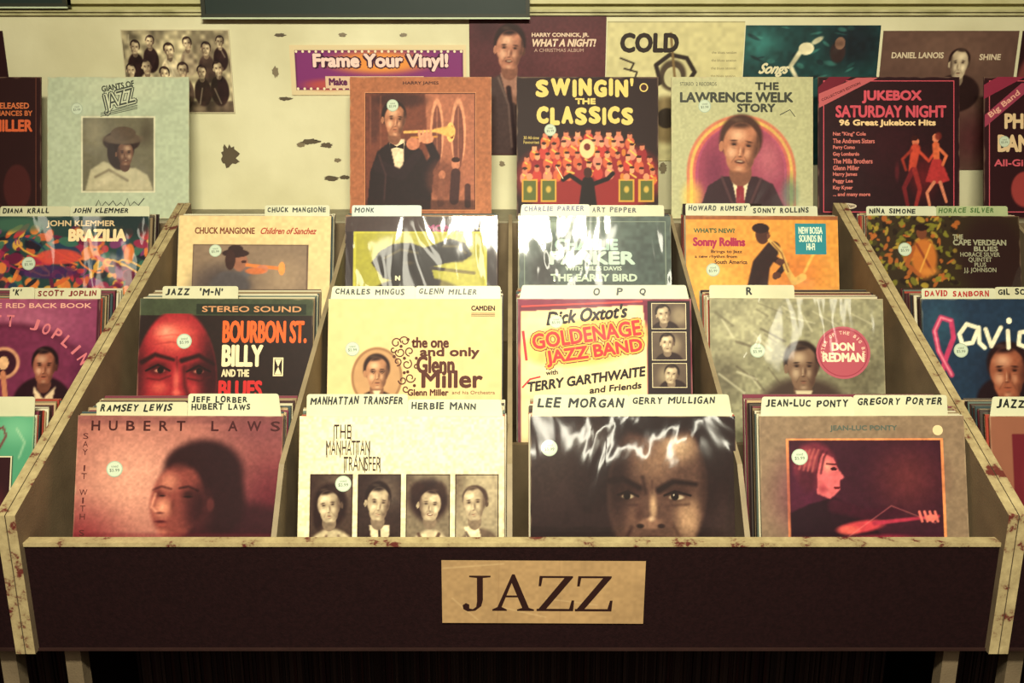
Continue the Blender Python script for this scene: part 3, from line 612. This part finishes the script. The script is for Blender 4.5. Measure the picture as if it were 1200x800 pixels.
# ---- row 4
def art_jazz():
    a=Art(55,87,168,160,(174,194,172),170)
    a.ell(140,100,90,30,(194,208,184),.7,1); a.rect(95,131,183,218,(214,218,194)); a.rect(97,133,181,216,(104,104,86))
    a.ell(110,150,20,30,(146,144,120),.7,1); a.ell(172,150,12,24,(70,66,54),.8,1)
    a.poly([(100,216),(106,192),(122,182),(140,190),(160,190),(174,198),(181,216)],(182,180,152),1,2); a.stroke([(112,200),(128,192),(150,204)],3,(120,114,94),.8,2)
    a.ell(143,160,22,12,(44,30,27)); a.ell(141,172,15,20,(36,22,20)); a.face(147,174,11,14,(130,92,72),(34,20,18),-1,yaw=.4,smile=True); a.ell(145,157,24,6,(96,84,70),.9,.4); a.ell(145,151,15,8,(84,72,60))
    a.ell(124,204,18,8,(206,202,174),.8,.8,rot=-30)
    a.text('GIANTS OF',119,94,158,101,(50,60,54),.04,rot=10)
    for d,c,b in ((1.6,(62,74,68),.10),(0,(196,210,188),.07),(-1,(62,74,68),0)): a.text('JAZZ',121-d,102-d,160+d,126+d,c,b,rot=14)
    for q in range(3): a.gline([(118,128+q*1.8),(162,119+q*1.8)],.8,(70,82,74))
    p=[(112,234),(116,226),(119,234),(124,228),(128,232),(133,227),(137,233),(142,229),(146,233),(150,224),(153,233),(158,228),(163,232),(170,224)]
    a.gline(p,1.2,(56,60,54)); a.gline([(114,238),(150,236),(172,239)],.8,(56,60,54))
    return a.grain(.05,50,5).sticker(90,123,6.5)
def art_miller():
    a=Art(-118,90,166,160,(38,16,17),110)
    a.text('RELEASED',-6,119,34,126,(206,108,62),.04); a.text('PERFORMANCES BY',-34,128,38,134,(200,104,58),.04); a.text('GLENN MILLER',-64,138,38,152,(210,92,50),.05)
    a.face(-30,195,18,26,(150,90,70),(30,16,16),1,(60,30,30)); a.ell(20,215,16,26,(66,26,26)); a.gline([(42,90),(42,250)],1,(90,50,40)); return a
def art_harry():
    a=Art(410,90,166,159,(164,98,64),180)
    a.ell(560,240,40,60,(184,114,76),.6,1); a.rect(427,107,558,240,(64,28,24)); a.rect(429,109,556,238,(110,56,42)); a.clip=((a.X>429)&(a.X<556)&(a.Y>109)&(a.Y<238)).astype(float)
    a.poly([(498,109),(556,109),(556,238),(505,238)],(176,106,80),.9,2)
    for x,w in ((512,8),(537,9)): a.ell(x,152,w,38,(226,152,116),.9,.15); a.ell(x,158,w*.7,36,(104,54,46),.9,.15); a.stroke([(x,125),(x,190)],1,(190,120,90),.7,1)
    a.ell(466,116,46,12,(56,28,26),.9,.6); a.ell(438,140,10,34,(74,38,34),.8,.6)
    for x in (434,446): a.stroke([(x,112),(x,170)],1.5,(140,80,60),.6,1.5)
    a.poly([(430,238),(434,196),(442,174),(460,160),(478,163),(494,172),(508,200),(504,238)],(28,15,19),1,1)
    a.poly([(456,160),(474,160),(472,200),(464,198)],(232,212,180)); a.gpoly([(457,164),(465,168),(473,164),(473,171),(465,169),(457,171)],(24,13,15))
    a.stroke([(444,190),(470,200),(490,176)],14,(34,19,25),1,2,10); a.stroke([(500,196),(510,180),(502,163)],13,(30,16,22),1,2,9); a.stroke([(444,178),(452,200),(450,230)],2,(70,44,46),.7,2)
    a.face(462,139,14,19,(220,144,106),(30,16,16),1,yaw=.6,tilt=4)
    a.stroke([(474,152),(524,150)],3,(232,176,92),1,1); a.stroke([(482,158),(512,157)],2.2,(196,130,60),1,1); a.ell(528,152,5,11,(240,192,108)); a.ell(529.5,152,2.8,7.5,(104,50,30)); a.stroke([(510,150),(527,151)],4,(232,176,92),1,2,13)
    a.ell(500,159,8,6,(214,138,104)); a.ell(484,165,8,7,(200,122,92))
    for k in range(4): a.stroke([(491+k*4.5,151),(492+k*4.5,162)],3,(222,148,112),1,1)
    a.ell(520,205,26,28,(100,54,44),.7,.5); a.ell(534,188,5,6,(196,124,96)); a.ell(534,183,5,3,(50,24,20)); a.stroke([(534,198),(532,228)],11,(60,32,34)); a.ell(518,200,4,5,(180,110,84)); a.stroke([(518,208),(516,232)],8,(130,76,60)); a.ell(548,206,4,5,(170,100,78)); a.stroke([(548,213),(548,234)],7,(70,40,40))
    a.rect(429,228,556,238,(34,16,16),.6,3); a.clip=None; a.frame(427,107,558,240,1,(200,130,88)); a.text('HARRY JAMES',472,95,514,99.5,(70,34,26),.04)
    return a.grain(.08,50,6).grain(.06,90,7).sticker(460,122,6.5)
def art_swingin():
    a=Art(606,91,165,160,(34,17,16),180)
    r=random.Random(3); a.ell(690,205,84,46,(156,36,40),.9,.25)
    for row,(y,n,x0,x1) in enumerate([(154,9,640,738),(166,12,626,752),(179,13,618,760),(192,13,616,764)]):
        for i in range(n):
            x=x0+(x1-x0)*i/(n-1)+r.uniform(-1.5,1.5); yy=y+((x-688)/80)**2*7+r.uniform(-1.5,1.5); a.ell(x,yy+8,5.5,7,r.choice([(196,56,50),(150,34,42),(206,90,60),(220,130,110)])); a.ell(x,yy,3,3.8,r.choice([(230,156,116),(206,120,90)])); a.ell(x,yy-3,3,1.6,(56,22,18))
            if i%2==0: a.stroke([(x-2,yy+4),(x+r.uniform(3,7),yy+r.uniform(6,10))],1.6,(238,200,80))
            if i%3==0: a.ell(x+2,yy+9,2.6,4,(206,120,44))
    for i,x in enumerate((612,634,725,748)):
        a.rect(x,206,x+18,232,(206,156,56)); a.rect(x+2,208,x+16,230,(84,100,44)); a.ell(x+9,204,3.6,4,(224,144,104)); a.ell(x+9,218,4,5,(226,186,80),.8,.5)
    a.ell(688,172,9,11,(238,206,146)); a.ell(688,170,4,4,(110,40,32))
    a.stroke([(689,210),(689,240)],14,(20,10,12),1,1.5,22); a.ell(689,199,5,6,(60,28,24)); a.stroke([(683,212),(668,202),(660,207)],5,(20,10,12),1,1); a.stroke([(695,212),(712,206),(718,200)],5,(20,10,12),1,1); a.gline([(660,206),(652,192)],.9,(236,220,180))
    y=(224,202,112)
    a.spaced("SWINGIN'",628,94,742,114,y,.08,gap=.15,bounce=1.5); a.text('THE',674,115,698,122,y,.08); a.spaced('CLASSICS',629,124,742,144,y,.08,gap=.12,bounce=-1.5)
    a.gell(754,103,5,5,y); a.gell(754,103,3.6,3.6,(60,30,24)); a.sticker(645,151,6.5)
    for k,t in enumerate(['30 All-time','Favourites']): a.text(t,614,158+k*5,632,161.5+k*5,y)
    return a
def art_welk():
    a=Art(787,93,166,160,(178,184,144),180)
    a.ell(870,100,90,25,(190,194,154),.7,1)
    cols=[(206,120,90),(220,180,90),(206,96,90),(170,70,110)]
    for i,c in enumerate(cols):
        w=64-i*3.5; a.ell(869,200,w,w,c,1,.04); a.rect(869-w,200,869+w,260,c)
    a.ell(869,198,50,50,(150,60,92),1,.04); a.rect(819,198,919,255,(150,60,92)); a.ell(900,185,30,40,(190,104,124),.8,1); a.ell(838,200,20,40,(110,40,74),.8,1)
    a.ell(812,228,18,26,(232,200,76),.7,.8); a.ell(926,225,14,30,(66,120,104),.7,.8)
    a.poly([(822,238),(830,216),(848,205),(886,205),(906,214),(918,238),(918,255),(820,255)],(48,26,36),1,1); a.stroke([(846,206),(860,240)],3,(84,54,60),.8,2); a.stroke([(892,208),(878,240)],3,(84,54,60),.8,2)
    a.poly([(856,200),(880,200),(872,236),(864,236)],(238,226,190)); a.poly([(864,206),(871,206),(873,236),(863,236)],(140,30,48))
    a.face(868,173,24,30,(226,148,110),(66,40,32),1,smile=True,tilt=6,yaw=.15,hairh=1.1)
    g=(56,64,56)
    a.text('THE',885,99,913,108,g,.06); a.text('LAWRENCE WELK',797,110,930,122,g,.06); a.text('STORY',864,123,909,133,g,.06); a.text('STEREO  2 RECORDS',797,99,840,103,g,.01); a.gline([(914,136),(926,130),(932,138)],1,g)
    return a.grain(.05,70,8).sticker(826,126,7)
def art_jukebox():
    a=Art(962,93,161,160,(36,12,19),170)
    p=(210,76,98); k=(232,200,150)
    a.ell(1040,170,60,60,(52,15,25),.7,1)
    a.frame(968,97,1117,246,1,p); a.gpoly([(962,120),(962,105),(975,93),(1000,93)],(110,22,44)); a.gpoly([(963,128),(963,112),(1006,94),(1030,94)],(190,90,100)); a.text("COLLECTOR'S EDITION",964,108,1012,111,(60,14,26),.03,rot=24)
    a.text('JUKEBOX',1012,108,1080,123,p,.05); a.text('SATURDAY NIGHT',982,125,1108,139,p,.045); a.text('96 Great Jukebox Hits',986,141,1096,150,k,.05)
    for i,t in enumerate(['Nat "King" Cole','The Andrews Sisters','Perry Como','Guy Lombardo','The Mills Brothers','Glenn Miller','Harry James','Peggy Lee','Kay Kyser','... and many more']):
        a.text(t,979,155+i*7.6,979+len(t)*2.5,160.5+i*7.6,(214,116,112),.03)
    o=(200,66,46)
    a.ell(1082,205,24,38,(104,20,28),.8,1)
    a.ell(1073,166,4,5,(206,110,80)); a.ell(1072,162,4,3,(50,16,16)); a.stroke([(1073,174),(1069,198)],11,o,1,2,8); a.stroke([(1070,198),(1060,218),(1064,238)],6,(110,26,34),1,1.5,4); a.stroke([(1072,198),(1078,220),(1073,240)],6,(146,38,38),1,1.5,4); a.stroke([(1076,176),(1088,188),(1095,178)],3.5,o,1,1.5,3); a.stroke([(1068,176),(1058,186),(1062,198)],3.5,(150,44,34),1,1.5,3)
    a.ell(1096,162,4,5,(226,130,96)); a.ell(1099,160,5,6,(110,34,26),.9,.5); a.stroke([(1096,170),(1097,188)],8,(214,96,56),1,1.5,7); a.poly([(1092,186),(1102,186),(1112,210),(1100,214),(1084,211)],(176,44,48),1,1); a.stroke([(1094,212),(1086,224),(1089,238)],4,(214,126,96),1,1,3); a.stroke([(1101,212),(1108,234)],4,(214,126,96),1,1,3); a.stroke([(1098,172),(1108,182),(1104,192)],3.5,(216,106,66),1,1)
    a.ell(1052,200,4,16,(96,26,36),.7,.8); a.gell(994,239,12,3.5,(200,190,170)); a.text("Reader's Digest",984,237,1004,241,(60,20,26),.02)
    return a.grain(.08,60,8)
def art_phil():
    a=Art(1152,93,165,160,(40,13,19),110); p=(206,84,104)
    a.frame(1158,97,1310,246,1,p); a.gpoly([(1152,118),(1152,102),(1168,93),(1200,93)],(140,38,68)); a.gpoly([(1153,150),(1153,136),(1196,100),(1214,100)],(150,54,84)); a.text('Big Band',1154,120,1198,128,(226,166,152),.03,rot=38)
    a.text('PHIL SPITALNY',1176,134,1300,152,(216,190,150),.05); a.text('BANDLEADERS',1168,158,1300,178,(216,190,150),.05); a.text('All-Girl Orchestra',1164,186,1270,194,p,.04); a.ell(1200,220,16,20,(150,54,54)); a.face(1215,215,12,16,(196,110,90),(40,20,20)); a.sticker(1176,166,6)
    return a
# ---- wall flats
def art_connick():
    a=Art(550,17,160,163,(80,38,46),150)
    a.ell(670,60,60,50,(104,52,60),.7,1); a.ell(570,30,30,30,(52,22,30),.8,1)
    a.poly([(554,180),(558,112),(572,90),(596,80),(618,92),(630,120),(636,180)],(66,52,54),1,2); a.poly([(586,82),(606,82),(606,120),(594,112)],(160,116,102)); a.stroke([(596,100),(604,180)],6,(36,20,26),1,2); a.stroke([(584,88),(596,120),(600,170)],2.5,(110,92,88),.8,2)
    a.face(597,56,18,24,(226,152,124),(36,18,20),1,smile=True,tilt=4,hairh=1.15); a.stroke([(614,96),(620,150)],3,(110,88,84),.6,2)
    w=(222,200,180)
    a.text('HARRY CONNICK, JR.',623,36,690,42,w,.04); a.text('WHAT A NIGHT!',623,43,698,52,w,.05,shear=.2); a.text('A CHRISTMAS ALBUM',626,54,684,58,(180,150,140),.02)
    return a.grain(.08,60,9)
def art_cold():
    a=Art(712,26,160,163,(204,202,152),150); k=(38,32,26)
    a.ell(790,120,70,60,(214,212,168),.8,1)
    a.stroke([(745,176),(740,140),(752,110),(776,96),(770,76),(786,64),(806,68),(816,84),(806,100),(826,120),(822,150),(800,176)],5,k,1,1.5); a.ell(790,88,16,18,(54,44,34),.9,.3); a.ell(790,90,10,12,(190,190,150)); a.stroke([(786,40),(794,100)],3,(120,100,60),1,1.5); a.ell(785,140,24,28,(116,98,64),.8,.4); a.ell(785,138,12,12,k,.9,.2)
    for i in range(6): a.stroke([(728+i*5,68+i*12),(744+i*4,74+i*10),(740+i*5,82+i*11)],2,k)
    a.text('COLD',727,39,796,62,k,.06)
    for i in range(4): a.text('the blues session',835,60+i*9,864,63+i*9,(120,116,90),.0)
    a.rect(712,26,872,28,(170,170,132)); return a.grain(.06,30,11)
def art_songs():
    a=Art(873,30,157,160,(18,62,66),150)
    a.ell(890,50,40,30,(46,128,128),.8,1); a.ell(1000,50,50,40,(14,30,40),.9,.8); a.ell(985,100,40,30,(36,92,90),.7,1)
    r=random.Random(6)
    for i in range(30): a.ell(r.uniform(873,1030),r.uniform(32,90),r.uniform(3,12),r.uniform(1,4),r.choice([(60,140,136),(12,30,38),(30,84,86)]),.6,.6,rot=r.uniform(-40,40))
    a.ell(945,56,9,7,(226,224,190)); a.stroke([(938,60),(928,76),(938,92)],6,(206,206,176),1,2,4); a.ell(957,47,10,4,(196,196,166),.9,.5,rot=-30); a.ell(982,60,9,12,(50,34,34),.9,.4); a.ell(984,50,6,7,(120,90,76))
    a.text('Songs',892,72,926,88,(220,218,186),.04,shear=.5)
    return a.grain(.15,30,12)
def art_lanois():
    a=Art(1030,37,158,161,(96,72,64),150)
    a.ell(1110,60,80,40,(116,90,78),.7,1); a.ell(1150,160,60,50,(80,36,44),.8,1); a.ell(1080,150,40,50,(76,48,48),.8,1)
    a.ell(1122,108,28,22,(38,22,22)); a.face(1122,75,12,18,(236,222,190),(32,18,18),-1,hairh=.8)
    w=(212,200,176); a.text('DANIEL LANOIS',1042,61,1103,68,w,.04); a.text('SHINE',1145,63,1170,70,w,.04); return a.grain(.06,30,13)
def art_edge(x=1190):
    a=Art(x,40,158,160,(40,18,22),60); a.ell(x+40,100,40,50,(120,60,60)); return a

GL,MT,WR=M_GLOSS,M_MATTE,M_WRAP
place(art_jarre(),1,X[1][0],WR); place(art_hubert(),1,X[1][1],GL,.25); place(art_manhattan(),1,X[1][2],GL); place(art_lee(),1,X[1][3],WR); place(art_ponty(),1,X[1][4],GL,-.15); place(art_silver1(),1,X[1][5],MT)
place(art_joplin(),2,X[2][0],WR); place(art_bourbon(),2,X[2][1],GL,.2); place(art_glenn(),2,X[2][2],MT); place(art_golden(),2,X[2][3],GL,.0); place(art_redman(),2,X[2][4],WR,.3); place(art_sanborn(),2,X[2][5],WR)
place(art_brazilia(),3,X[3][0],WR); place(art_chuck(),3,X[3][1],GL,.3); place(art_monk(),3,X[3][2],WR); place(art_parker(),3,X[3][3],WR); place(art_rollins(),3,X[3][4],GL,.3); place(art_silver(),3,X[3][5],WR,.3)
place(art_miller(),4,-1.205,MT); place(art_jazz(),4,-.876,GL); place(art_harry(),4,-.203,MT); place(art_swingin(),4,.168,MT); place(art_welk(),4,.512,GL); place(art_jukebox(),4,.838,GL); place(art_phil(),4,1.207,GL)
for sx in (-1,1):
    for r in (1,2,3):
        for i,x in enumerate(FAR[sx]):
            a=Art(0,0,100,100,PAL[(r*3+i*2+(sx>0))%len(PAL)],40); a.rect(15,25,85,100,PAL[(r+i*5+1)%len(PAL)]); a.face(50,60,14,20,(170,110,80),(40,20,20)); a.text('JAZZ LIVE',15,8,85,18,(220,210,180),.03)
            place(a,r,x,MT); stack(x,r,.006,12,r*50+i)
cnt={1:[22,24,20,20,26,22],2:[24,20,18,22,20,24]}
for r in (1,2,3):
    for i in range(6): stack(X[r][i],r,.0085,cnt[r][i] if r<3 else 13,r*10+i)
def cp(r,i,u0,u1,txt,k=0,**kw): card(X[r][i],r,.0042+.002*k,u0,u1,txt,**kw)
cp(1,0,.02,.155,"EL JARRE",h=.030)
cp(1,1,-.130,.010,"RAMSEY LEWIS",h=.022,k=0); cp(1,1,.010,.150,"JEFF LORBER|HUBERT LAWS",h=.034,k=1)
cp(1,2,-.148,.008,"MANHATTAN TRANSFER",h=.034,th=.011); cp(1,2,.008,.152,"HERBIE MANN",h=.025,k=1)
cp(1,3,-.152,-.005,"LEE MORGAN",h=.033,th=.014); cp(1,3,-.005,.150,"GERRY MULLIGAN",h=.033,k=1)
cp(1,4,-.152,-.010,"JEAN-LUC PONTY",h=.030,k=0); cp(1,4,-.01,.135,"GREGORY PORTER",h=.032,k=1)
cp(1,5,-.150,.02,"JAZZ 'S'",h=.030,th=.012)
cp(2,0,-.01,.035,"'K'",h=.022); cp(2,0,.035,.155,"SCOTT JOPLIN",h=.020,k=1,col=(120,40,36))
cp(2,1,-.118,.02,"JAZZ  'M-N'",h=.024,th=.012); cp(2,2,-.152,.000,"CHARLES MINGUS",h=.024); cp(2,2,.000,.155,"GLENN MILLER",h=.024,k=1)
cp(2,3,-.150,.150,"             O   P   Q",h=.026,th=.013); cp(2,4,-.155,.0,"      R",h=.026,th=.014); cp(2,5,-.155,-.02,"DAVID SANBORN",h=.020,col=(170,40,40)); cp(2,5,-.02,.14,"GIL SCOTT",h=.022,k=1)
cp(3,0,-.155,-.010,"DIANA KRALL",h=.022); cp(3,0,-.010,.155,"JOHN KLEMMER",h=.022,k=1)
cp(3,1,.02,.155,"CHUCK MANGIONE",h=.024); cp(3,2,-.145,.00,"MONK",h=.024,sheet=(190,200,186)); cp(3,3,-.152,-.01,"CHARLIE PARKER",h=.026,col=(60,60,100)); cp(3,3,-.01,.145,"ART PEPPER",h=.024,k=1)
cp(3,4,-.155,-.02,"HOWARD RUMSEY",h=.028); cp(3,4,-.02,.12,"SONNY ROLLINS",h=.022,k=1)
cp(3,5,-.155,-.01,"NINA SIMONE",h=.022); cp(3,5,-.01,.14,"HORACE SILVER",h=.022,k=1,sheet=(160,176,128),col=(80,110,60))

# ============================================================ WALL ITEMS
def wallM(x,z,roll=0): return Matrix.Translation((x,2.2672,z))@Matrix.Rotation(math.radians(roll),4,'Y')
def wsheet(name,a,x,z0,wid,hei,mat,roll=0,dy=0): 
    return make_sheet(name,a,mat,Matrix.Translation((0,-dy,0))@wallM(x,z0,roll),wid,hei,.002)
wsheet('album_poster',art_connick(),.059,-.149+1.5,.315,.312,GL)
wsheet('album_poster',art_cold(),.377,-.163+1.5,.315,.315,GL)
wsheet('album_poster',art_songs(),.692,-.172+1.5,.31,.315,GL)
wsheet('album_poster',art_lanois(),1.010,-.184+1.5,.312,.315,GL)
wsheet('album_poster',art_edge(),1.33,-.184+1.5,.312,.315,GL)
wsheet('album_poster',art_edge(0),-1.327,-.184+1.5,.312,.315,GL)
a=Art(145,38,127,94,(160,154,126),190); r=random.Random(2)
a.grain(.4,9,4); a.ell(180,120,40,20,(50,36,34),.8,1); a.ell(245,70,30,40,(90,80,68),.6,1)
for i,(x,y,s) in enumerate([(160,58,1),(178,52,.9),(200,62,1.1),(222,54,.95),(243,60,1),(260,52,.85),(153,84,1),(172,80,1.1),(192,88,1.05),(214,84,1.15),(236,86,1),(256,82,1.1)]):
    c=[(36,22,22),(206,196,166),(70,56,50),(30,18,18),(150,140,118)][(i*3)%5]
    a.ell(x,y+22*s,10*s,16*s,c,1,.2); a.stroke([(x-6*s,y+14*s),(x-9*s,y+28*s)],3,mix(c,DK,.4),.7,2); a.face(x,y,5.6*s,7.6*s,(208,194,160),(28,16,16),1 if i%2 else -1,tilt=r.uniform(-10,10))
a.rect(145,118,272,132,(50,36,34),.6,3); a.grain(.3,24,5)
for i in range(10): x=r.uniform(150,262);y=r.uniform(42,120); a.stroke([(x,y),(x+r.uniform(-14,14),y+r.uniform(4,18))],1.2,(226,222,196),.5,1.5)
a.frame(145,38,272,132,1.2,(200,196,168))
wsheet('band_photo_poster',a,-.775,1.447,.250,.187,WR,0)
a=Art(338,52,214,58,(218,206,168),200)
a.rect(344,58,548,104,(104,30,100)); a.rect(346,60,546,102,(124,42,122)); a.ell(445,72,80,18,(236,150,56),.95,.6); a.ell(380,98,40,10,(206,86,56),.7,.8)
for i in range(26): a.gell(346+i*8,59.5,1.6,1.6,(236,226,196),8); a.gell(346+i*8,102.5,1.6,1.6,(236,226,196),8)
a.grect(380,88,500,102,(218,190,166))
for w,c in ((.14,(50,12,50)),(.05,(240,208,208))): a.text('Frame Your Vinyl!',366-w*8,62-w*8,530+w*8,82+w*8,c,w)
a.text('Make it ART!  Frames $15',384,90,496,100,(90,26,84),.06)
wsheet('framing_sign',a,-.310,1.488,.408,.112,WR)
g=Geo(); r=random.Random(11)
def blob(x,z,rx,rz,c):
    n=26
    pts=[(x+rx*math.cos(2*math.pi*i/n)*r.uniform(.6,1.05),2.2692,z+rz*math.sin(2*math.pi*i/n)*r.uniform(.6,1.05)) for i in range(n)]
    g.add([(x,2.2692,z)]+pts,[(0,1+i,1+(i+1)%n) for i in range(n)],c)
for x,z,rx,rz in [(-.672,1.348,.026,.029),(-.478,1.382,.026,.008),(-.44,1.373,.018,.007),(-.50,1.374,.012,.006),(-.415,1.338,.010,.006),(-.432,1.296,.02,.007),(-.40,1.298,.014,.006),(-.535,1.622,.016,.005),(-.25,1.622,.011,.005),(-.39,1.622,.011,.005),(-.55,1.54,.009,.014),(-.53,1.48,.018,.005),(-.024,1.33,.008,.008),(.36,1.32,.01,.016)]:
    blob(x,z,rx,rz,(92,80,62) if rx>.012 else (130,116,90))
tp=g.build('torn_paper_patch',M_CARD); tp.parent=WB
def picture_frame(x0,x1,z0,z1):
    g=Geo(); y=2.246
    box(g,x0,x1,y+.006,2.27,z0+.006,z1-.006,(40,52,48))
    for (a0,a1,b0,b1) in ((x0,x1,z0,z0+.009),(x0,x1,z1-.009,z1),(x0,x0+.009,z0+.009,z1-.009),(x1-.009,x1,z0+.009,z1-.009)):
        box(g,a0,a1,y,2.27,b0,b1,(54,56,46),top=(170,180,150))
    box(g,x0-.001,x1+.001,y-.001,y+.004,z0-.002,z0+.0015,(200,212,178))
    for k in range(5): box(g,x0+.12*(k+.4),x0+.12*(k+.4)+.07,y+.005,y+.007,z0+.05,z1-.06,(110,90,80))
    g.build('picture_frame',M_GLOSS)
picture_frame(-.704,.040,1.657,2.05); picture_frame(-1.55,-1.007,1.680,2.05)
a=Art(797,228,92,20,(32,18,18),50); a.text('JAZZ',850,232,886,242,(206,196,160),.06)
make_sheet('genre_card',a,M_CARD,lean_M(.462,2.070,1.2225,5),.173,.036,.002)

# ============================================================ JAZZ sign on the front panel
a=Art(518,652,237,80,(164,136,96),200); a.grain(.05,7,3); a.grain(.05,60,4)
for x0,y0,x1,y1 in ((520,662,590,656),(590,712,640,724),(640,700,700,708),(530,700,560,728)): a.stroke([(x0,y0),(x1,y1)],1.4,(204,180,136),.5,1.5)
a.stroke([(585,652),(583,732)],1,(140,112,78),.5,1.5); a.stroke([(655,652),(657,732)],1,(140,112,78),.4,1.5)
k=(36,18,16)
a.gpoly([(550,671),(575,671),(575,673),(566,674),(566,702),(564,710),(557,716),(548,717),(543,714),(542,709),(546,706),(550,708),(550,713),(554,714),(558,711),(559,704),(559,674),(550,673)],k)
a.gpoly([(600,669),(603,669),(620,712),(626,714),(626,716),(606,716),(606,714),(612,712),(598,676)],k)
a.gpoly([(600,669),(601.5,675),(588,711),(594,714),(594,716),(577,716),(577,714),(583,711)],k); a.grect(590,696,608,698.5,k)
for dx in (0,45):
    a.gpoly([(632+dx,671),(671+dx,671),(671+dx,673),(640+dx,713.5),(631+dx,713.5),(661+dx,673.5),(632+dx,673.5)],k)
    a.gpoly([(629+dx,713),(672+dx,713),(672+dx,716),(629+dx,716)],k); a.gpoly([(632+dx,671),(636+dx,671),(634+dx,684),(631+dx,684)],k); a.gpoly([(670+dx,702),(673+dx,702),(672+dx,716),(667+dx,714)],k)
make_sheet('jazz_sign',a,attr_mat('aged_paper',.75,.15,dirt=.05,dscale=15),Matrix.Translation((.045,1.2215,.7455))@Matrix.Rotation(math.radians(.3),4,'Y'),.294,.101,.0006,edge=(150,124,84))

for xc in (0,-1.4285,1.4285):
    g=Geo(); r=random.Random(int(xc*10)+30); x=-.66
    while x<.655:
        w=r.uniform(.003,.006); c=mix(r.choice(PAL),(22,10,10),.88); t=r.uniform(-.004,.004); box(g,x,x+w,1.45+t,1.765+t,.295,.61,c); x+=w+.0005  # sleeve colours mixed almost black: shade under the bin painted in
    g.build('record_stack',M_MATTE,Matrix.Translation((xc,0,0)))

# ============================================================ LIGHTS
def lamp(x,y,rot,pw,L=1.25,spread=180,tilt=0,z=2.67):
    g=Geo(); box(g,-L/2-.03,L/2+.03,-.15,.15,.035,.08,(210,210,190)) 
    for q in (-.15,.145): box(g,-L/2-.03,L/2+.03,q,q+.005,.0,.035,(210,210,190))
    if z<2.66: 
        for q in (-.3,.3): box(g,q-.006,q+.006,-.006,.006,.08,.08+(2.75-z)-.09,(90,90,84))
    o=g.build('fluorescent_lamp',M_CARD,Matrix.Translation((x,y,z))@Matrix.Rotation(math.radians(rot),4,'Z')@Matrix.Rotation(math.radians(tilt),4,'X'))
    ld=bpy.data.lights.new('tube_light','AREA'); ld.shape='RECTANGLE'; ld.size=L; ld.size_y=.16; ld.energy=pw; ld.color=(1,.945,.745); ld.spread=math.radians(spread)
    lo=bpy.data.objects.new('tube_light',ld); sc.collection.objects.link(lo); lo.parent=o; lo.location=(0,0,.03)
lamp(.0,-.2,0,41,.7,114,tilt=51,z=2.56); lamp(.45,-1.05,90,13,1.2); lamp(-.6,-1.1,90,8,1.2); lamp(1.65,-1.6,90,6,1.2); lamp(-2.15,-.7,90,4,1.2); lamp(-.5,-3.6,0,26); lamp(.9,-3.6,0,26)  # main lamp tilted to brighten the wall; outer two added for wrap glare
w=bpy.data.worlds.new('World'); sc.world=w; w.use_nodes=True; bg=w.node_tree.nodes['Background']; bg.inputs[0].default_value=(1,.46,.34,1); bg.inputs[1].default_value=.30

# ============================================================ CAMERA
cd=bpy.data.cameras.new('cam'); cd.sensor_fit='HORIZONTAL'; cd.sensor_width=36; cd.lens=33; cd.clip_start=.02
co=bpy.data.objects.new('camera',cd); sc.collection.objects.link(co); co.location=(0,0,1.5); co.rotation_euler=(math.radians(75),0,0); sc.camera=co
